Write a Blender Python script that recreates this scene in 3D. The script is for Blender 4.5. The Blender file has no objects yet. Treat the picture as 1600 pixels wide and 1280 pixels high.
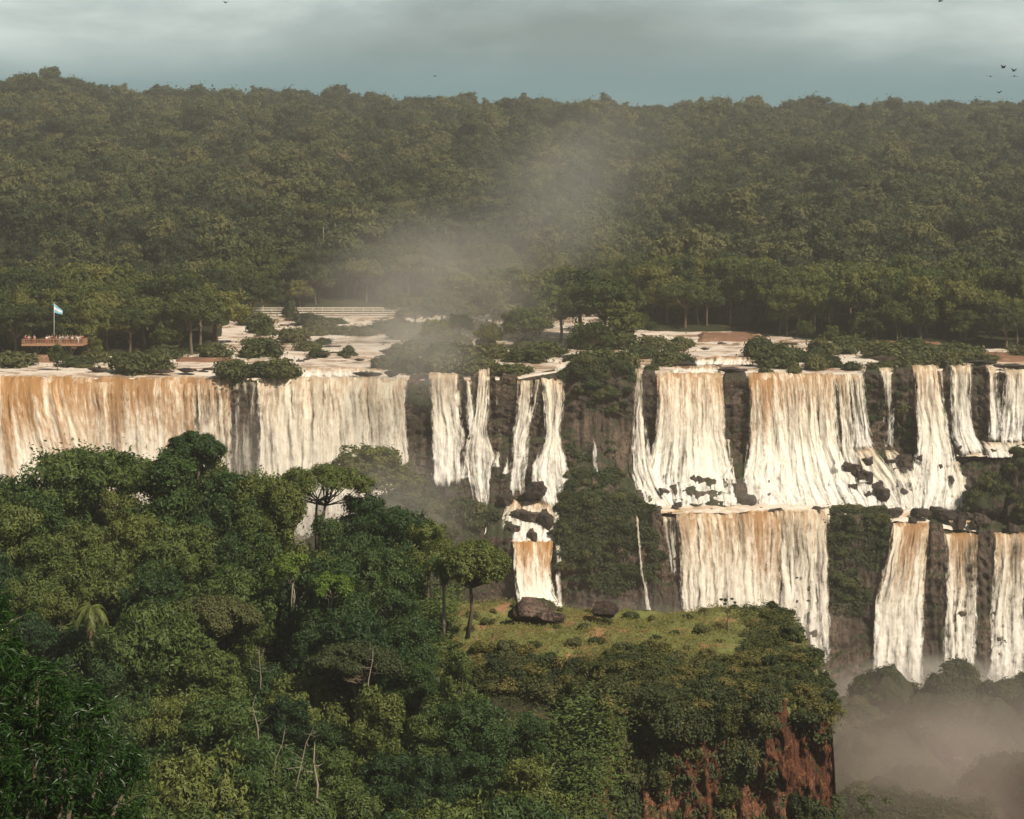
import bpy, math, random
import numpy as np
from mathutils import Vector, Matrix
random.seed(7); RNG=np.random.default_rng(11)
C=bpy.context.scene.collection
F=3600.0; HY=330.0
def W(px,py,D): return np.array([(px-800.0)/F*D, D, (HY-py)/F*D])
def zof(py,D): return (HY-py)/F*D
def xof(px,D): return (px-800.0)/F*D
def smooth(a,b,x):
    t=np.clip((x-a)/(b-a),0,1); return t*t*(3-2*t)
# ------------------------------------------------------------------ noise
_P=np.random.default_rng(3).random(1<<16)
def _h(i,j,k): return _P[(i*73856093 ^ j*19349663 ^ k*83492791)&65535]
def vnoise(x,y,z):
    x,y,z=np.broadcast_arrays(np.asarray(x,float),np.asarray(y,float),np.asarray(z,float))
    i=np.floor(x).astype(np.int64); j=np.floor(y).astype(np.int64); k=np.floor(z).astype(np.int64)
    u=x-i; v=y-j; w=z-k
    u=u*u*(3-2*u); v=v*v*(3-2*v); w=w*w*(3-2*w)
    r=0
    for a in (0,1):
        for b in (0,1):
            for c in (0,1):
                r=r+_h(i+a,j+b,k+c)*(u if a else 1-u)*(v if b else 1-v)*(w if c else 1-w)
    return r*2-1
def fbm(x,y,z,o=4,g=.5):
    r=0;a=1;s=0
    for n in range(o):
        r=r+a*vnoise(x*2**n+n*17.3,y*2**n+n*5.1,z*2**n+n*9.7); s+=a; a*=g
    return r/s
# ------------------------------------------------------------------ mesh helpers
def mesh_np(name,verts,faces,mats=(),smoothf=True,fmat=None,uvs=None):
    me=bpy.data.meshes.new(name)
    verts=np.ascontiguousarray(verts,dtype=np.float32); faces=np.ascontiguousarray(faces,dtype=np.int32)
    n=faces.shape[1]; nf=len(faces)
    me.vertices.add(len(verts)); me.vertices.foreach_set('co',verts.ravel())
    me.loops.add(nf*n); me.loops.foreach_set('vertex_index',faces.ravel())
    me.polygons.add(nf)
    me.polygons.foreach_set('loop_start',np.arange(0,nf*n,n,dtype=np.int32))
    me.polygons.foreach_set('loop_total',np.full(nf,n,dtype=np.int32))
    if fmat is not None: me.polygons.foreach_set('material_index',np.asarray(fmat,dtype=np.int32))
    for m in mats: me.materials.append(m)
    if uvs:
        for k,a in uvs.items():
            l=me.uv_layers.new(name=k); l.data.foreach_set('uv',np.ascontiguousarray(a[faces.ravel()],dtype=np.float32).ravel())
    me.update(calc_edges=True)
    me.polygons.foreach_set('use_smooth',np.full(nf,bool(smoothf)))
    me.validate()
    return me
def link(name,me,parent=None,loc=None):
    o=bpy.data.objects.new(name,me); C.objects.link(o)
    if parent is not None: o.parent=parent
    if loc is not None: o.location=loc
    return o
def tag(o,label=None,cat=None,group=None,kind=None):
    if label: o['label']=label
    if cat: o['category']=cat
    if group: o['group']=group
    if kind: o['kind']=kind
    return o
def empty(name,loc=(0,0,0),rz=0):
    o=bpy.data.objects.new(name,None); C.objects.link(o); o.location=loc; o.rotation_euler=(0,0,rz); o.empty_display_size=.5
    return o
def copy_tree(o,parent=None):
    c=o.copy(); C.objects.link(c); c.parent=parent
    for ch in list(o.children): copy_tree(ch,c)
    return c
def grid_faces(nu,nv):   # verts index = i*nv+j
    i=np.arange(nu-1)[:,None]; j=np.arange(nv-1)[None,:]
    a=i*nv+j
    return np.stack([a,a+nv,a+nv+1,a+1],-1).reshape(-1,4)
class MB:
    def __init__(s): s.v=[];s.f=[];s.m=[];s.n=0
    def add(s,v,f,m=0):
        v=np.asarray(v,float).reshape(-1,3); f=np.asarray(f,int)
        if f.shape[1]==3: f=np.concatenate([f,f[:,2:3]],1)
        s.v.append(v); s.f.append(f+s.n); s.m.append(np.full(len(f),m)); s.n+=len(v)
    def box(s,c,d,m=0):
        c=np.array(c,float); d=np.array(d,float)/2
        v=np.array([[x,y,z] for x in(-1,1) for y in(-1,1) for z in(-1,1)],float)*d+c
        s.add(v,[[0,1,3,2],[4,6,7,5],[0,4,5,1],[2,3,7,6],[0,2,6,4],[1,5,7,3]],m)
    def bar(s,a,b,w,h=None,m=0):
        s.tube([a,b],[w/2,w/2],6,m)
    def tube(s,pts,rad,sides=7,m=0):
        pts=np.array(pts,float); n=len(pts); vs=[]
        for i in range(n):
            t=pts[min(i+1,n-1)]-pts[max(i-1,0)]; t/=np.linalg.norm(t)+1e-9
            up=np.array([0,0,1.]) if abs(t[2])<.9 else np.array([1.,0,0])
            a=np.cross(t,up); a/=np.linalg.norm(a); b=np.cross(t,a)
            an=np.arange(sides)/sides*2*math.pi
            vs.append(pts[i]+rad[i]*(np.cos(an)[:,None]*a+np.sin(an)[:,None]*b))
        v=np.concatenate(vs); f=[]
        for i in range(n-1):
            for k in range(sides):
                k2=(k+1)%sides
                f.append([i*sides+k,i*sides+k2,(i+1)*sides+k2,(i+1)*sides+k])
        v=np.concatenate([v,pts[:1],pts[-1:]])
        fc=[[n*sides,(k+1)%sides,k,k] for k in range(sides)]+[[n*sides+1,(n-1)*sides+k,(n-1)*sides+(k+1)%sides,(n-1)*sides+(k+1)%sides] for k in range(sides)]
        s.add(v,f,m); 
        s.f.append(np.array(fc)+s.n-len(v)); s.m.append(np.full(len(fc),m))
    def mesh(s,name,mats,smoothf=True):
        v=np.concatenate(s.v); f=np.concatenate(s.f); m=np.concatenate(s.m)
        tri=f[:,2]==f[:,3]
        me=bpy.data.meshes.new(name)
        q=f[~tri]; t=f[tri][:,:3]; nq=len(q); nt=len(t)
        me.vertices.add(len(v)); me.vertices.foreach_set('co',v.astype(np.float32).ravel())
        li=np.concatenate([q.ravel(),t.ravel()]).astype(np.int32)
        me.loops.add(len(li)); me.loops.foreach_set('vertex_index',li)
        me.polygons.add(nq+nt)
        me.polygons.foreach_set('loop_start',np.concatenate([np.arange(nq)*4,nq*4+np.arange(nt)*3]).astype(np.int32))
        me.polygons.foreach_set('loop_total',np.concatenate([np.full(nq,4),np.full(nt,3)]).astype(np.int32))
        me.polygons.foreach_set('material_index',np.concatenate([m[~tri],m[tri]]).astype(np.int32))
        for k in mats: me.materials.append(k)
        me.update(calc_edges=True); me.polygons.foreach_set('use_smooth',np.full(nq+nt,bool(smoothf))); me.validate()
        return me
def ico(sub):
    import bmesh
    bm=bmesh.new(); bmesh.ops.create_icosphere(bm,subdivisions=sub,radius=1)
    v=np.array([x.co[:] for x in bm.verts]); f=np.array([[x.index for x in p.verts] for p in bm.faces]); bm.free()
    return v,f
ICO={k:ico(k) for k in (1,2,3,4,5)}
# ------------------------------------------------------------------ materials
class NT:
    def __init__(s,name,world=False):
        s.m=bpy.data.materials.new(name); s.m.use_nodes=True; s.t=s.m.node_tree; s.t.nodes.clear()
        s.out=s.t.nodes.new('ShaderNodeOutputMaterial')
    def n(s,typ,ins=None,**kw):
        d=s.t.nodes.new('ShaderNode'+typ)
        for k,v in kw.items(): setattr(d,k,v)
        for k,v in (ins or {}).items(): s.set(d.inputs[k],v)
        return d
    def set(s,sock,v):
        if isinstance(v,bpy.types.NodeSocket): s.t.links.new(v,sock)
        elif isinstance(v,bpy.types.Node): s.t.links.new(v.outputs[0],sock)
        else:
            if isinstance(v,(tuple,list)) and sock.type=='RGBA' and len(v)==3: v=(*v,1)
            sock.default_value=v
    def math(s,op,a,b=0,c=None):
        d=s.t.nodes.new('ShaderNodeMath'); d.operation=op; s.set(d.inputs[0],a); s.set(d.inputs[1],b)
        if c is not None: s.set(d.inputs[2],c)
        return d.outputs[0]
    def mix(s,f,a,b,mode='MIX'):
        d=s.t.nodes.new('ShaderNodeMix'); d.data_type='RGBA'; d.blend_type=mode
        s.set(d.inputs[0],f); s.set(d.inputs[6],a); s.set(d.inputs[7],b); return d.outputs[2]
    def rng(s,v,a,b,c=0.,d=1.,sm=False):
        m=s.t.nodes.new('ShaderNodeMapRange'); m.interpolation_type='SMOOTHSTEP' if sm else 'LINEAR'
        for k,x in zip((0,1,2,3,4),(v,a,b,c,d)): s.set(m.inputs[k],x)
        return m.outputs[0]
    def noise(s,vec,scale,detail=4,rough=.55,dist=0,col=False):
        d=s.n('TexNoise',{'Scale':scale,'Detail':detail,'Roughness':rough,'Distortion':dist})
        s.set(d.inputs['Vector'],vec); return d.outputs['Color' if col else 'Fac']
    def mapv(s,vec,scale,loc=(0,0,0)):
        d=s.n('Mapping',{'Scale':scale,'Location':loc}); s.set(d.inputs['Vector'],vec); return d.outputs[0]
    def coord(s,k='Object'): return s.n('TexCoord').outputs[k]
    def surf(s,x): s.t.links.new(x.outputs[0] if isinstance(x,bpy.types.Node) else x,s.out.inputs['Surface'])
def leaf_mat(name,a,b,c,trans=.25,rough=.6,var=.5):
    m=NT(name)
    ob=m.n('ObjectInfo').outputs['Random']; isl=m.n('NewGeometry').outputs['Random Per Island']
    nz=m.noise(m.coord('Object'),.55,3)
    f=m.math('ADD',m.math('MULTIPLY',ob,.85),m.math('MULTIPLY',isl,.15)); f=m.math('ADD',f,m.math('MULTIPLY',m.math('SUBTRACT',nz,.5),.5))
    r=m.n('ValToRGB'); m.set(r.inputs[0],f); e=r.color_ramp.elements
    e[0].position=.1; e[0].color=(*a,1); e[1].position=.95; e[1].color=(*c,1); x=e.new(.5); x.color=(*b,1)
    col=m.mix(1,r.outputs[0],m.n('CombineColor',{0:m.rng(isl,0,1,1-var*.5,1+var*.5),1:m.rng(isl,0,1,1-var*.5,1+var*.5),2:m.rng(isl,0,1,1-var*.4,1+var*.4)}),'MULTIPLY')
    p=m.n('BsdfPrincipled',{'Base Color':col,'Roughness':rough,'Specular IOR Level':.25})
    t=m.n('BsdfTranslucent',{'Color':m.mix(1,col,(1.3,1.35,.6),'MULTIPLY')})
    mx=m.n('MixShader',{0:trans}); m.t.links.new(p.outputs[0],mx.inputs[1]); m.t.links.new(t.outputs[0],mx.inputs[2])
    m.surf(mx); return m.m
def plain(name,col,rough=.7,bump=0,var=.25,scale=3,metal=0):
    m=NT(name); co=m.coord('Object'); nz=m.noise(co,scale,4)
    c=m.mix(nz,tuple(x*(1-var) for x in col),tuple(min(1,x*(1+var)) for x in col))
    p=m.n('BsdfPrincipled',{'Base Color':c,'Roughness':rough,'Metallic':metal})
    if bump:
        b=m.n('Bump',{'Strength':bump,'Distance':.05,'Height':nz}); m.set(p.inputs['Normal'],b)
    m.surf(p); return m.m
def rock_mat(name,dark,mid,light,green=None,wet=.75,vert=(1,1,.12),bump=1.0,gth=.55,sc=1.0):
    m=NT(name); co=m.n('NewGeometry').outputs['Position']
    st=m.noise(m.mapv(co,vert),.9*sc,7,.62,.4); big=m.noise(m.mapv(co,(1,1,1),(31,7,3)),.13*sc,4); fi=m.noise(m.mapv(co,(1,1,.6)),2.6*sc,6,.65)
    hz=m.noise(m.mapv(co,(.15,.15,1.3),(3,3,9)),.7*sc,4)
    c=m.mix(m.rng(st,.35,.68),dark,mid); c=m.mix(m.rng(m.math('ADD',m.math('MULTIPLY',fi,.6),m.math('MULTIPLY',big,.5)),.52,.72,sm=True),c,light)
    c=m.mix(m.rng(hz,.56,.66,0,.5),c,dark)
    if green:
        up=m.n('SeparateXYZ',{0:m.n('NewGeometry').outputs['Normal']}).outputs[2]
        g=m.rng(m.math('ADD',m.math('ADD',m.noise(co,.35*sc,6,.6),m.math('MULTIPLY',up,.28)),m.math('MULTIPLY',fi,.18)),gth,gth+.1,sm=True)
        c=m.mix(g,c,m.mix(fi,tuple(x*.6 for x in green),tuple(x*1.4 for x in green)))
    h=m.math('ADD',m.math('MULTIPLY',st,1.),m.math('MULTIPLY',fi,.6))
    b=m.n('Bump',{'Strength':bump,'Distance':.6,'Height':h})
    p=m.n('BsdfPrincipled',{'Base Color':c,'Roughness':wet,'Specular IOR Level':.3,'Normal':b.outputs[0]})
    m.surf(p); return m.m
def fall_mat(name,orange,cover,bright=1.,lace=1.,ocol=(.40,.21,.075)):
    """falling silty water: orange-brown where it is still smooth, cream where it has broken into foam"""
    m=NT(name); uv=m.n('UVMap',uv_map='m').outputs[0]; nn=m.n('SeparateXYZ',{0:m.n('UVMap',uv_map='n').outputs[0]})
    U,V=nn.outputs[0],nn.outputs[1]
    warp=m.noise(m.mapv(uv,(.5,.2,1)),1.,3,col=True)
    wv=m.n('VectorMath',operation='MULTIPLY_ADD'); m.set(wv.inputs[0],warp); wv.inputs[1].default_value=(1.1,1.3,0); m.set(wv.inputs[2],uv); uw=wv.outputs[0]
    s1=m.noise(m.mapv(uw,(2.2,.20,1)),1.,7,.62); s2=m.noise(m.mapv(uw,(.36,.035,1)),1.,3); cl=m.noise(m.mapv(uw,(1.3,.55,1)),1.,6,.66,.5)
    s3=m.noise(m.mapv(uw,(5.5,.9,1)),1.,4,.6,.4)
    c2=m.noise(m.mapv(uw,(1.0,.75,1),(3,8,0)),1.,6,.62,.9); low=m.rng(V,.05,.8,.25,.85,True)
    s1=m.math('ADD',m.math('MULTIPLY',s1,m.math('SUBTRACT',1.,low)),m.math('MULTIPLY',c2,low))
    body=m.math('ADD',m.math('ADD',m.math('MULTIPLY',s1,.42),m.math('MULTIPLY',s2,.28)),m.math('ADD',m.math('MULTIPLY',cl,.25),m.math('MULTIPLY',s3,.05)))
    ft=m.math('ADD',body,m.rng(V,0,.55,-.10*orange-.02,.10))
    foam=m.rng(m.math('ADD',ft,m.math('MULTIPLY',m.math('SUBTRACT',s2,.5),.35)),.36,.58,sm=True)
    oc=m.mix(m.rng(s2,.35,.65),ocol,tuple(min(1,x*1.55) for x in ocol)); 
    cream=m.mix(m.rng(V,0,.8),(.88*bright,.81*bright,.66*bright),(.93*bright,.91*bright,.86*bright))
    cream=m.mix(m.rng(cl,.62,.40,0,.22),cream,(.62*bright,.55*bright,.46*bright))
    of=m.math('MULTIPLY',m.math('SUBTRACT',1.,foam),m.rng(m.math('ADD',s2,m.math('MULTIPLY',V,-.35)),.40-.4*orange,.62-.4*orange,0,1,True))
    c=m.mix(of,cream,oc)
    c=m.mix(m.math('MULTIPLY',m.math('SUBTRACT',1.,foam),.22*lace),c,(.45,.37,.29))
    ee=m.n('SeparateXYZ',{0:m.n('UVMap',uv_map='e').outputs[0]}).outputs[0]
    ee=m.math('ADD',ee,m.math('MULTIPLY',m.math('SUBTRACT',cl,.5),1.8)); ed=m.rng(ee,0,.85,-.30,0)
    bot=m.rng(V,.92,1.0,0,-.22,True)
    top=m.rng(V,0,.08,.16,0)
    s4=m.noise(m.mapv(uw,(.95,.07,1),(5,5,0)),1.,3,.6)
    bd=m.math('MULTIPLY_ADD',m.math('SUBTRACT',m.math('ADD',m.math('MULTIPLY',body,.45),m.math('MULTIPLY',s4,.55)),.5),2.2,.5)
    th=.5+(.5-cover)*.42
    a=m.rng(m.math('ADD',m.math('ADD',m.math('ADD',bd,ed),bot),top),th-.24,th+.13,0,1,True)
    a=m.math('MULTIPLY',a,m.rng(foam,0,1,.62+.36*(1-lace),.97))
    h=m.math('ADD',m.math('MULTIPLY',s1,.8),m.math('ADD',m.math('MULTIPLY',cl,1.1),m.math('MULTIPLY',s3,.3)))
    b=m.n('Bump',{'Strength':.14,'Distance':.12,'Height':h})
    p=m.n('BsdfPrincipled',{'Base Color':c,'Roughness':.55,'Specular IOR Level':.3,'Normal':b.outputs[0]})
    tl=m.n('BsdfTranslucent',{'Color':c}); tr=m.n('BsdfTransparent'); mx=m.n('MixShader',{0:.22}); m.t.links.new(p.outputs[0],mx.inputs[1]); m.t.links.new(tl.outputs[0],mx.inputs[2])
    mx2=m.n('MixShader',{0:a}); m.t.links.new(tr.outputs[0],mx2.inputs[1]); m.t.links.new(mx.outputs[0],mx2.inputs[2])
    m.surf(mx2); m.m.blend_method='HASHED' if hasattr(m.m,'blend_method') else 'OPAQUE'
    return m.m
def river_mat(name,foamth,silt=(.46,.31,.21)):
    m=NT(name); co=m.n('NewGeometry').outputs['Position']
    w=m.noise(m.mapv(co,(.16,.22,1)),1.,5,.58,.8); w2=m.noise(m.mapv(co,(.05,.04,1),(9,2,1)),1.,3); fi=m.noise(m.mapv(co,(1.3,.8,1)),1.,5,.6,.5)
    x=m.math('ADD',m.math('MULTIPLY',w,.55),m.math('ADD',m.math('MULTIPLY',w2,.35),m.math('MULTIPLY',fi,.12)))
    foam=m.rng(x,foamth-.07,foamth+.09,sm=True)
    c=m.mix(foam,m.mix(w2,tuple(v*.8 for v in silt),tuple(v*1.25 for v in silt)),(.72,.64,.56))
    b=m.n('Bump',{'Strength':.6,'Distance':.35,'Height':m.math('ADD',w,m.math('MULTIPLY',fi,.4))})
    p=m.n('BsdfPrincipled',{'Base Color':c,'Roughness':m.rng(foam,0,1,.18,.6),'Specular IOR Level':.5,'Normal':b.outputs[0]})
    m.surf(p); return m.m
def ground_mat(name,a,b,c,th=.55,sc=1.):
    m=NT(name); co=m.n('NewGeometry').outputs['Position']
    n1=m.noise(co,.22*sc,6,.6); n2=m.noise(co,1.8*sc,6,.65)
    x=m.mix(n2,a,b); x=m.mix(m.rng(m.math('ADD',m.math('MULTIPLY',n1,.75),m.math('MULTIPLY',n2,.25)),th,th+.07,sm=True),x,c)
    bp=m.n('Bump',{'Strength':.8,'Distance':.3,'Height':n2})
    p=m.n('BsdfPrincipled',{'Base Color':x,'Roughness':.9,'Specular IOR Level':.1,'Normal':bp.outputs[0]}); m.surf(p); return m.m
M={}
M['leaf_far']=leaf_mat('leaf_far',(.020,.031,.015),(.054,.071,.026),(.120,.118,.044),.2,.7)
M['leaf_mid']=leaf_mat('leaf_mid',(.030,.046,.014),(.072,.095,.022),(.140,.140,.038),.25)
M['leaf_fore']=leaf_mat('leaf_fore',(.018,.044,.014),(.050,.088,.022),(.125,.145,.036),.2,.5)
M['leaf_near']=leaf_mat('leaf_near',(.014,.045,.010),(.036,.085,.014),(.085,.140,.022),.35,.38,.9)
M['leaf_lime']=leaf_mat('leaf_lime',(.09,.15,.02),(.12,.19,.03),(.17,.22,.04),.35)
M['leaf_scrub']=leaf_mat('leaf_scrub',(.06,.07,.022),(.11,.115,.034),(.20,.17,.06),.3)
M['leaf_dry']=leaf_mat('leaf_dry',(.09,.07,.035),(.14,.11,.06),(.20,.16,.09),.2)
M['leaf_shrub']=leaf_mat('leaf_shrub',(.040,.054,.022),(.068,.086,.030),(.125,.125,.050),.28)
M['grass']=leaf_mat('grass_blades',(.12,.13,.04),(.19,.19,.06),(.30,.26,.11),.35)
M['bark']=plain('bark',(.10,.075,.05),.9,.6)
M['bark_pale']=plain('bark_pale',(.26,.22,.17),.85,.4)
M['rock_far']=rock_mat('rock_far',(.030,.022,.017),(.085,.062,.045),(.17,.12,.085),(.035,.042,.016),.6,gth=.71)
M['rock_far_green']=rock_mat('rock_mossy',(.028,.020,.015),(.065,.048,.034),(.11,.08,.058),(.030,.036,.014),.8,gth=.56)
M['rock_near']=rock_mat('rock_red',(.05,.02,.012),(.25,.085,.040),(.42,.22,.12),(.05,.06,.02),.8,(1.9,1.9,.12),1.2,.76,1.6)
M['boulder']=rock_mat('boulder_rock',(.025,.017,.014),(.075,.046,.036),(.22,.15,.12),(.05,.055,.02),.65,(1,1,1),1.,.80,1.6)
M['boulder_wet']=rock_mat('boulder_wet',(.022,.017,.014),(.06,.044,.034),(.12,.09,.07),None,.42,(1,1,.5),1.,.6,1.4)
M['river']=river_mat('river_water',.47)
M['pool']=river_mat('pool_water',.62,(.40,.24,.13))
M['shelf']=river_mat('shelf_water',.48,(.50,.33,.17))
M['forest_floor']=ground_mat('forest_floor',(.020,.022,.012),(.04,.042,.02),(.06,.045,.028))
M['mud']=ground_mat('red_mud',(.17,.095,.06),(.25,.14,.09),(.33,.22,.15))
M['meadow']=ground_mat('meadow_soil',(.11,.13,.04),(.19,.19,.07),(.30,.16,.09),.52)
# ------------------------------------------------------------------ foliage
def unit(n,rng): 
    v=rng.normal(size=(n,3)); return v/np.linalg.norm(v,axis=1,keepdims=True)
def leaves(P,Nr,size,rng,aspect=.5,jit=.9,droop=0.):
    """one rhombic leaf (or leaf spray) per point, facing roughly outwards"""
    n=len(P); nn=Nr+jit*unit(n,rng)*rng.random((n,1)); nn/=np.linalg.norm(nn,axis=1,keepdims=True)+1e-9
    t=unit(n,rng); t[:,2]-=droop; t=t-nn*(t*nn).sum(1,keepdims=True); t/=np.linalg.norm(t,axis=1,keepdims=True)+1e-9
    b=np.cross(nn,t); s=np.asarray(size)*(.6+.8*rng.random(n)); s=s[:,None]
    fold=nn*s*.18
    v=np.stack([P-t*s,P+b*s*aspect+fold-t*s*.15,P+t*s,P-b*s*aspect+fold-t*s*.15],1).reshape(-1,3)
    f=np.arange(4*n).reshape(n,4); return v,f
def lobes_points(lobes,n,rng,top=.35,rmin=.72,hide=.8,cl=None):
    c=np.array([l[:3] for l in lobes]); r=np.array([l[3:6] for l in lobes])
    w=(r[:,0]*r[:,2]); w=w/w.sum(); k=rng.choice(len(lobes),size=int(n*1.9),p=w)
    d=unit(len(k),rng); d[:,2]=np.where((d[:,2]<0)&(rng.random(len(k))<top),-d[:,2],d[:,2])
    rr=rmin+(1.06-rmin)*rng.random(len(k))**.5
    bump=1+.18*fbm(d[:,0]*2+k*3.1,d[:,1]*2,d[:,2]*2+k,3)
    P=c[k]+d*r[k]*(rr*bump)[:,None]
    q=np.ones(len(k),bool)
    for j in range(len(lobes)):
        dd=(((P-c[j])/r[j])**2).sum(1); q&=~((dd<hide*hide)&(k!=j)&(rng.random(len(k))<.85))
    P=P[q][:n]; d=d[q][:n]
    if cl:   # gather the leaves in tufts with gaps between them
        nc=int(len(P)*cl[0]); ci=rng.integers(0,nc,size=len(P)); c0=P[:nc][ci]; d0=d[:nc][ci]
        g=rng.normal(size=P.shape)*cl[1]; g-=d0*(g*d0).sum(1,keepdims=True)*.45; g-=d0*((g**2).sum(1,keepdims=True))*.9/cl[1]*.35
        sz=.6+.8*_P[(ci*7919)&65535][:,None]; P=c0+g*sz; d=d0+unit(len(P),rng)*.1+g*1.1/cl[1]*.5; d/=np.linalg.norm(d,axis=1,keepdims=True)
    return P,d
def limbs(mb,base,lobes,rng,r0,fork,m=1,sides=6,every=2):
    base=np.array(base,float); fork=np.array(fork,float)
    mid=(base+fork)/2+np.array([rng.normal()*.25,rng.normal()*.25,0])
    mb.tube([base-[0,0,.6],base+(0,0,.2),mid,fork],[r0*1.5,r0*1.15,r0*.95,r0*.75],sides+1,m)
    for l in lobes[::every]:
        e=np.array(l[:3]); k=fork*.62+e*.38+np.array([rng.normal()*.25,rng.normal()*.25,-.05*np.linalg.norm(e-fork)])
        mb.tube([fork-(fork-base)*.12*rng.random(),k,e],[r0*.5,r0*.32,r0*.12],5,m)
def make_crown(kind,R,H,rng,nl):
    """lobes of a crown whose base is at z=0 of the tree, total height H, radius R"""
    L=[]
    if kind=='dome':
        for i in range(nl):
            a=rng.random()*6.283; q=math.sqrt(rng.random())*.85; z=H*.42+ (H*.48)*(1-q*q)*(.55+.5*rng.random()); s=R*(.24+.16*rng.random())
            L.append((math.cos(a)*R*q,math.sin(a)*R*q,z,s*1.15,s*1.15,s*.8))
    elif kind=='flat':
        for i in range(nl):
            a=rng.random()*6.283; q=math.sqrt(rng.random())*.9; z=H*(.93-.16*q*q-.14*(rng.random()<.3)); s=R*(.22+.12*rng.random())
            L.append((math.cos(a)*R*q,math.sin(a)*R*q,z,s*1.5,s*1.5,s*.42))
    elif kind=='layer':
        for i in range(nl):
            z=H*(.40+.52*rng.random()); q=(1-(z/H-.35)*1.0)*math.sqrt(rng.random()); a=rng.random()*6.283; s=R*(.2+.14*rng.random())
            L.append((math.cos(a)*R*q,math.sin(a)*R*q,z,s*1.35,s*1.35,s*.55))
    elif kind=='tall':
        for i in range(nl):
            z=H*(.16+.76*rng.random()); q=.75*(1-.45*z/H)*math.sqrt(rng.random()); a=rng.random()*6.283; s=R*(.24+.16*rng.random())
            L.append((math.cos(a)*R*q,math.sin(a)*R*q,z,s,s,s*1.15))
    elif kind=='shrub':
        for i in range(nl):
            a=rng.random()*6.283; q=math.sqrt(rng.random())*.75; z=H*(.12+.72*(1-q*q)*rng.random()**.7); s=R*(.17+.15*rng.random())
            L.append((math.cos(a)*R*q,math.sin(a)*R*q,z,s*1.1,s*1.1,s*.85))
    if kind!='shrub':
        for l in list(L):
            for _ in range(2):
                d=unit(1,rng)[0]; d[2]=abs(d[2])*.9+.1; q=.28+.25*rng.random()
                L.append((l[0]+d[0]*l[3]*1.15,l[1]+d[1]*l[4]*1.15,l[2]+d[2]*l[5]*1.1,l[3]*q,l[4]*q,l[5]*q))
    return L
def tree_meshes(name,kind,R,H,nl,nleaf,ls,leafm,seed,bark='bark',core=True,aspect=.5,jit=.9,trunk=True,droop=0,fork=.45,every=2,rmin=.72,r0=None,cl=None,cs=.68):
    rng=np.random.default_rng(seed); L=make_crown(kind,R,H,rng,nl)
    P,d=lobes_points(L,nleaf,rng,rmin=rmin,cl=cl); v,f=leaves(P,d,ls,rng,aspect,jit,droop)
    cb=MB(); cb.add(v,f)
    if core:
        iv,jf=ICO[1]
        for l in L[:max(nl,1)]: cb.add(iv*np.array(l[3:6])*cs*(.8+.3*_P[(np.arange(len(iv))*31+int(l[0]*99))&65535][:,None])+np.array(l[:3]),jf)
    cm=cb.mesh(name+'_crown',[M[leafm]],False)
    tm=None
    if trunk:
        tb=MB(); limbs(tb,(0,0,0),L[:nl],rng,r0 or R*.055,(rng.normal()*.3,rng.normal()*.3,H*fork),0,every=every); tm=tb.mesh(name+'_trunk',[M[bark]])
    return cm,tm
def proto(name,cm,tm,crown='crown',trunk='trunk'):
    return (name,cm,tm,crown,trunk)
def place(pr,loc,rz,sc,label=None,cat='tree',group=None,tilt=(0,0)):
    name,cm,tm,cn,tn=pr
    if tm is None:
        o=link(name,cm)
    else:
        o=empty(name); link(cn,cm,o); link(tn,tm,o)
    o.location=loc; o.rotation_euler=(tilt[0],tilt[1],rz); o.scale=sc if isinstance(sc,(tuple,list)) else (sc,)*3
    tag(o,label,cat,group); return o
far_kinds=[('dome',4.2,9.5,20,'rounded'),('dome',5.0,10,24,'broad domed'),('dome',3.6,11,16,'tall rounded'),('flat',5.2,10.5,16,'flat-topped'),('layer',4.2,11.5,20,'layered'),('tall',3.3,11,18,'narrow'),('dome',4.6,9,14,'lumpy'),('layer',4.8,10,18,'open tiered')]
FAR=[]; MID=[]
for i,(k,R,H,nl,w) in enumerate(far_kinds):
    FAR.append((tree_meshes('far_tree',k,R,H,nl,3000,.36,'leaf_far',100+i,cl=(.04,.5),cs=.6,jit=.6),w))
    MID.append((tree_meshes('hill_tree',k,R,H,nl+6,6500,.26,'leaf_mid',200+i,cl=(.03,.42),cs=.5,jit=.65),w))
fore_kinds=[('dome',3.9,10,38,'rounded'),('layer',3.8,11,40,'tiered'),('tall',3.0,11.5,40,'tall leafy'),('dome',4.3,9.5,42,'broad domed'),('layer',4.3,10,36,'open tiered'),('tall',2.7,12,44,'creeper-draped'),('flat',4.4,10,30,'flat-topped'),('dome',3.4,11,34,'high domed')]
FORE=[]
for i,(k,R,H,nl,w) in enumerate(fore_kinds):
    FORE.append((tree_meshes('fore_tree',k,R,H,nl,17000,.165,'leaf_fore',300+i,aspect=.42,jit=.8,rmin=.5,cl=(.016,.37),cs=.4),w))
SHR=[tree_meshes('shrub','shrub',1.5,1.9,22,3200,.15,'leaf_shrub',400+i,trunk=False,jit=1.1,cl=(.03,.24),cs=.3,rmin=.5) for i in range(4)]
SHRB=[tree_meshes('shrub','shrub',1.4,2.2,16,2400,.14,'leaf_scrub',440+i,trunk=False,jit=1.1,cl=(.03,.24),cs=.2,rmin=.3) for i in range(4)]
SHRF=[tree_meshes('far_shrub','shrub',1.5,1.8,24,2600,.17,'leaf_shrub',420+i,trunk=False,cl=(.04,.28),cs=.4) for i in range(4)]
# ------------------------------------------------------------------ far cliff
LIPX=[-400,0,360,400,640,700,800,880,900,960,990,1030,1130,1170,1300,1340,1430,1490,1540,1600,2000]
LIPY=[588,588,592,590,590,590,590,576,566,568,580,584,586,587,586,586,577,574,577,580,580]
def lipy(px): return np.interp(px,LIPX,LIPY)
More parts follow.
